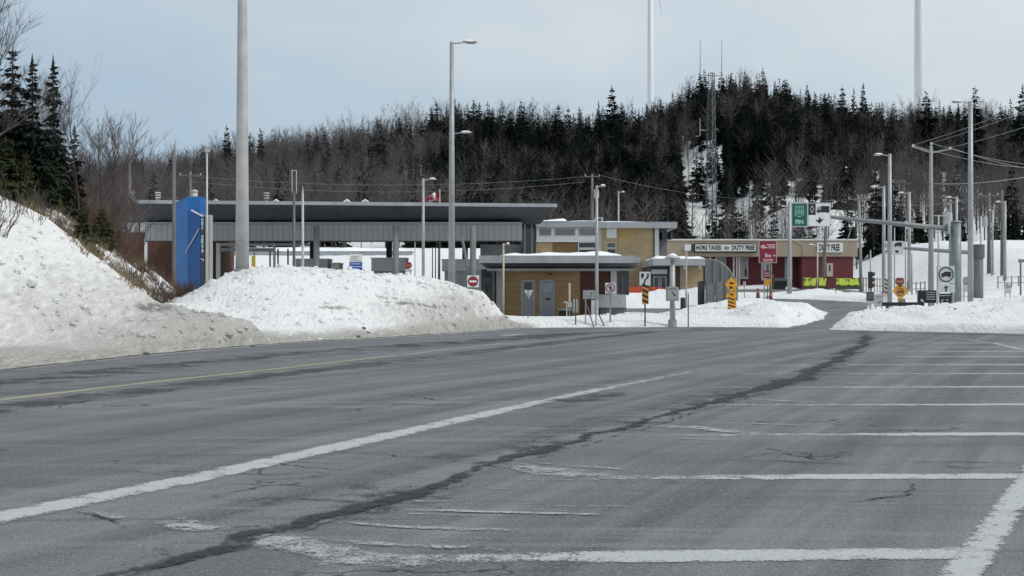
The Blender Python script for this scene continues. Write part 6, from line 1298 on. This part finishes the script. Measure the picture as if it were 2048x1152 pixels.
# overhead cantilever sign
d = 72; X = X_(1912, d); zb = gz(X, d); t = thing('cantilever_sign', 'overhead green and white highway sign on a long cantilever arm with thick column', 'highway sign', (X, d, zb))
part(t, 'column', MB().tube([(X, d, zb - .4), (X, d, Z_(444, d))], [.31, .27], 16), M['teal'], smooth=True); part(t, 'cap', MB().tube([(X, d, Z_(444, d)), (X, d, Z_(442.5, d))], [.33, .3], 16), M['galv'])
part(t, 'arm', MB().tube([(X, d, Z_(459, d)), (X_(1780, d), d, Z_(446, d)), (X_(1660, d), d, Z_(434, d)), (X_(1600, d), d, Z_(428, d))], [.16, .13, .10, .08], 10), M['steel'], smooth=True); part(t, 'arm_flange', MB().box(X_(1893, d), X_(1898, d), d - .25, d + .25, Z_(468, d), Z_(448, d)), M['galv'])
ds = d - .25
pn = part(t, 'panel', MB().slab(pg(R4(1582.5, 1616, 404.5, 454), ds), ds - .03, ds), M['offwhite'], 'green sign panel'); face(pn, 'green_field', R4(1584, 1613.8, 407, 452), ds, 1, 'green')
M['mint'] = plain('mint_print', (0.30, 0.52, 0.44), .6)
for a in (R4(1589.5, 1607.5, 411.8, 412.8), R4(1589.5, 1607.5, 418, 418.8), R4(1589.5, 1590.5, 412.8, 432), R4(1606.5, 1607.5, 412.8, 432), [(1589.5, 432), (1607.5, 432), (1600, 433.2), (1598.5, 434.6), (1597, 433.2)]): face(pn, 'shield_line', a, ds, 2, 'mint')
for cx in (1594, 1598.5, 1603): face(pn, 'fleur_mark', [(cx - 1.6, 414.6), (cx, 413.8), (cx + 1.6, 414.6), (cx + .6, 416.4), (cx - .6, 416.4)], ds, 2, 'mint')
text(pn, 'lettering', '173', X_(1598.4, ds), Z_(425.5, ds), ds - .05, 12.5 * ds / F, 9 * ds / F, M['mint'], .035); text(pn, 'lettering', 'FIN', X_(1598.3, ds), Z_(443.8, ds), ds - .05, 16 * ds / F, 9 * ds / F, M['mint'], .04)
pn = part(t, 'panel', MB().slab(pg(R4(1616.3, 1661, 405, 453), ds), ds - .03, ds), M['fascia_l'], 'white truck lane panel'); face(pn, 'white_field', R4(1616.8, 1660, 407.5, 452), ds, 1, 'white'); face(pn, 'black_field', R4(1616.8, 1631, 407.5, 430), ds, 2, 'black'); part(pn, 'diamond', MB().slab(pg([(1623.5, 410.5), (1628, 418.5), (1623.5, 427), (1619.5, 418.5)], ds), ds - .056, ds - .052), M['offwhite']); part(pn, 'diamond_core', MB().slab(pg([(1623.5, 413.2), (1626.6, 418.5), (1623.5, 424), (1620.9, 418.5)], ds), ds - .062, ds - .058), M['black'])
face(pn, 'truck_body', R4(1641.5, 1658.5, 412, 424), ds, 2, 'black'); face(pn, 'truck_cab', [(1633, 424.5), (1633, 419), (1634.5, 414), (1641, 412.5), (1641, 424.5)], ds, 2, 'greyp'); face(pn, 'truck_chassis', R4(1633, 1658, 420.5, 424.8), ds, 2.6, 'black')
for x in (1636.5, 1654): face(pn, 'wheel', circ(x, 424.2, 2.1, 14), ds, 3.2, 'black')
face(pn, 'arrow', [(1637.2, 434.8), (1641, 434.8), (1641, 439), (1647.8, 437.8), (1638.6, 447.4), (1629.8, 439.6), (1637.2, 440)], ds, 2, 'black')
# farther cantilever with small lane signs
d = 100; X = X_(1957, d); zb = gz(X, d); t = thing('cantilever_sign', 'farther cantilever beam on a stout grey column with two small white lane signs', 'highway sign', (X, d, zb)); part(t, 'column', MB().tube([(X, d, zb - .4), (X, d, Z_(492, d))], .36, 14), M['conc_d'], smooth=True); part(t, 'cap', MB().tube([(X, d, Z_(516, d)), (X, d, Z_(489, d))], .46, 14), M['galv_d'])
part(t, 'arm', MB().tube([(X, d, Z_(506, d)), (X_(1860, d), d, Z_(500, d)), (X_(1768, d), d, Z_(493, d))], [.17, .14, .1], 8), M['steel']); ds = d - .2
pn = part(t, 'panel', MB().slab(pg(R4(1768, 1778, 482, 509.5), ds), ds - .03, ds), M['offwhite']); part(pn, 'ring', MB().ring(X_(1772.3, ds), Z_(491, ds), 3.2 * ds / F, 2.3 * ds / F, ds - .042, ds - .036, 18), M['dark']); face(pn, 'arrow', [(1769, 505.5), (1772, 501.5), (1774.8, 500.5), (1774, 503.5), (1770.5, 506)], ds, 1, 'black')
pn = part(t, 'panel', MB().slab(pg(R4(1784, 1806.5, 482, 509.5), ds), ds - .03, ds), M['offwhite']); truck(pn, 1796, 489.5, 7.5, ds, 1); face(pn, 'arrow', [(1789, 502.5), (1793, 500.2), (1795, 500.5), (1798, 503), (1794, 506.8)], ds, 1, 'black')
# traffic signal
d = 86; t = sgn('traffic_signal', 'black three lens traffic signal with visors on a thin post', 'traffic signal', 1741, d); posts(t, (1741,), 577, d, 2.2, 'galv'); part(t, 'housing', MB().box(X_(1737, d), X_(1743.5, d), d - .15, d + .15, Z_(577, d), Z_(543.5, d)), M['black'])
for y in (548.5, 559.5, 570.5): v = part(t, 'visor', MB().tube([(X_(1743.5, d), d, Z_(y, d)), (X_(1747, d), d, Z_(y - .5, d)), (X_(1750, d), d, Z_(y - 1.8, d))], [.17, .15, .07], 10, False), M['black']); part(v, 'lens', MB().tube([(X_(1743.6, d), d, Z_(y, d)), (X_(1744.4, d), d, Z_(y, d))], .13, 10), M['dark'])
d = 80; t = sgn('message_sign', 'black message panel with pale lower edge before the lamp post', 'sign', 1741, d); posts(t, (1741.5,), 600, d, 3.0, 'galv'); panel(t, R4(1732.5, 1747.5, 584, 602), d, 'dark'); panel(t, R4(1732.5, 1747.5, 602.2, 607.5), d, 'skin_grey')
for y in (588, 591.5, 595): face(t, 'print_line', R4(1735, 1745, y, y + 1), d, 1, 'greyp')
d = 76; t = sgn('framed_sign', 'grey framed square sign with slanting arrow and small lettering lines', 'sign', 1757.5, d); posts(t, (1752, 1764), 590, d, 1.8, 'galv'); panel(t, R4(1747.5, 1768, 587.5, 613), d, 'galv_l'); face(t, 'field', R4(1749.8, 1766, 590, 610.5), d, 1, 'skin_grey'); face(t, 'print_line', R4(1752, 1764.5, 592.2, 594), d, 2, 'greyp'); face(t, 'print_line', R4(1753, 1763, 596, 597.2), d, 2, 'greyp'); face(t, 'arrow', [(1751.5, 607.5), (1757, 603.5), (1763, 601.8), (1760, 605.2), (1755, 606.8)], d, 2, 'dark')
d = 90; t = sgn('striped_marker', 'black and cream striped marker plate between the lamp posts', 'marker', 1772.5, d); posts(t, (1772.5,), 570, d, 1.8, 'galv'); panel(t, R4(1768.5, 1776.5, 558, 594), d, 'tanp'); chev(t, 1768.9, 1776.1, 556, 588, d, 1, 'black', 4)
d = 78; t = sgn('orange_diamond_sign', 'faded orange diamond truck sign under a red disc beside the lamp post', 'sign', 1800.5, d); posts(t, (1801,), 556, d, 2.4, 'galv'); panel(t, [(1800.5, 563), (1817.5, 582), (1800.5, 601), (1784.5, 582)], d, 'orange_s'); part(t, 'ring', MB().ring(X_(1800.5, d), Z_(584, d), 7.6 * d / F, 6.2 * d / F, d - .042, d - .036), M['brick']); truck(t, 1800.5, 584, 5, d, 1, 'brick'); face(t, 'print', [(1797, 571), (1803, 570), (1801, 575), (1798.5, 574)], d, 1, 'brick')
pn = part(t, 'disc', MB().slab(pg([(1790, 559), (1793, 555.5), (1804, 555.5), (1807.5, 559), (1807.5, 566), (1804, 570), (1793, 570), (1790, 566)], d), d - .1, d - .07), M['dred']); part(pn, 'bar', MB().slab(pg(R4(1791.5, 1806, 561, 565), d), d - .106, d - .102), M['pinky']); part(t, 'hazard_plate', MB().slab(pg(R4(1795, 1811, 597, 610), d), d, d + .03), M['tanp'])
for k in range(3): part(t, 'stripe', MB().slab(pg([(1797 + 4.5 * k, 598), (1799.5 + 4.5 * k, 598), (1802.5 + 4.5 * k, 609), (1799.5 + 4.5 * k, 609)], d), d - .006, d - .002), M['dark'])
# truck-route sign by the column
d = 68; t = sgn('truck_route_sign', 'white sign with black truck in a green ring above an arrow plate', 'sign', 1891, d); posts(t, (1876, 1907.5), 531, d, 2.6, 'galv'); panel(t, R4(1875, 1909, 532, 566.5), d, 'offwhite'); part(t, 'ring', MB().ring(X_(1891.8, d), Z_(549, d), 15.4 * d / F, 12.6 * d / F, d - .044, d - .036, 36), M['green_d']); truck(t, 1892, 549.5, 9.8, d, 1); panel(t, R4(1875, 1909.5, 568, 585), d, 'offwhite'); face(t, 'arrow', [(1891.7, 570.5), (1896.5, 576), (1893.6, 575.6), (1893.6, 583.5), (1890.4, 583.5), (1890.4, 575.6), (1887, 578.5), (1887.6, 575)], d, 1, 'black')
d = 94; t = sgn('ring_sign', 'small pale sign with dark ring half hidden by the tall lamp post', 'sign', 1930, d); posts(t, (1928.5,), 555, d, 2.2, 'galv'); panel(t, R4(1925.5, 1940, 553, 572.5), d, 'skin_grey'); part(t, 'ring', MB().ring(X_(1932.8, d), Z_(562.5, d), 6.6 * d / F, 5.2 * d / F, d - .042, d - .036), M['dark']); face(t, 'symbol', [(1929, 567), (1933, 558), (1936.5, 567)], d, 1, 'greyp'); panel(t, R4(1925.5, 1940, 573.2, 584), d, 'skin_grey')
d = 74; t = sgn('black_sign', 'black direction board with white arrow behind the concrete pole', 'direction board', 1850, d); posts(t, (1838, 1868), 582, d, 1.8, 'galv_d'); panel(t, R4(1834.5, 1872.5, 580.5, 606), d, 'black'); face(t, 'arrow', [(1841, 598.5), (1846, 598.5), (1844.6, 600), (1847.5, 603.8), (1846, 605), (1843, 601.4), (1841.4, 603)], d, 1, 'white')
for y in (584, 588.5, 593, 597.5): face(t, 'print_line', R4(1852, 1870, y, y + 1.4), d, 1, 'skin_grey')
d = 72; t = sgn('black_sign', 'low black board with curved white marks under the truck route sign', 'direction board', 1890, d); posts(t, (1882, 1900), 590, d, 1.8, 'galv_d'); panel(t, R4(1878, 1903, 587, 605), d, 'black'); face(t, 'print_line', R4(1880, 1900, 590.4, 592), d, 1, 'skin_grey'); face(t, 'white_mark', [(1880, 601.5), (1886, 598.6), (1888, 600), (1883, 602.6)], d, 1, 'skin_grey'); face(t, 'white_mark', [(1891, 599.5), (1895, 597.4), (1896.5, 600.4), (1892, 601.8)], d, 1, 'skin_grey')
d = 73; t = thing('low_barrier', 'long low black barrier rail along the top of the right snow bank', 'barrier', (X_(1815, d), d, gz(X_(1815, d), d))); part(t, 'rail', MB().box(X_(1768, d), X_(1852, d), d + .3, d + .45, Z_(612, d), Z_(604.5, d)), M['black'])
for x in (1776, 1812, 1846): part(t, 'foot', MB().box(X_(x, d), X_(x, d) + .12, d + .31, d + .44, gz(X_(x, d), d) - .4, Z_(612, d) - .002), M['dark'])
d = 92; t = sgn('notice_board', 'small notice board with worn print at the foot of a lamp post', 'notice board', 2016, d); posts(t, (2011, 2021), 566, d, 1.6, 'galv'); panel(t, R4(2009.5, 2022.5, 564, 587), d, 'offwhite'); face(t, 'print', [(2011, 566), (2014, 566), (2017, 574), (2021, 567), (2021, 576), (2012, 577)], d, 1, 'greyp'); face(t, 'print', R4(2011, 2021, 579, 586), d, 1, 'tanp')
d = 100; t = sgn('t_post', 'dark post with a short horizontal board on top at the snowfield', 'post', 2042, d); posts(t, (2042,), 524, d, 3.0, 'galv_d'); panel(t, R4(2036, 2050, 518.5, 525), d, 'conc_d')
# light fences in the snowfield
def rail_fence(pts, h, label, n):
    a, b = Vector((*pts[0], 0)), Vector((*pts[1], 0)); t = thing('wire_fence', label, 'fence', (a.x, a.y, gz(a.x, a.y))); P = [a.lerp(b, k / n) for k in range(n + 1)]; P = [(p.x, p.y, gz(p.x, p.y)) for p in P]
    for p in P: part(t, 'fence_post', MB().tube([(p[0], p[1], p[2] - .3), (p[0], p[1], p[2] + h)], .05, 5), M['polew'])
    for q in (.45, .92): part(t, 'rail', MB().tube([(p[0], p[1] - .05, p[2] + h * q) for p in P], .03, 4), M['galv'])
rail_fence(((X_(1996, 118), 118), (X_(2110, 112), 112)), 1.1, 'light wire fence crossing the snowfield beside the wooden poles', 8)
rail_fence(((X_(1722, 140), 140), (X_(1772, 128), 128)), 1.5, 'light wire fence at the corner of the shop', 9)
rail_fence(((X_(1815, 108), 108), (X_(1850, 106), 106)), 1.0, 'short fence between the concrete pole and the thin pole', 4)
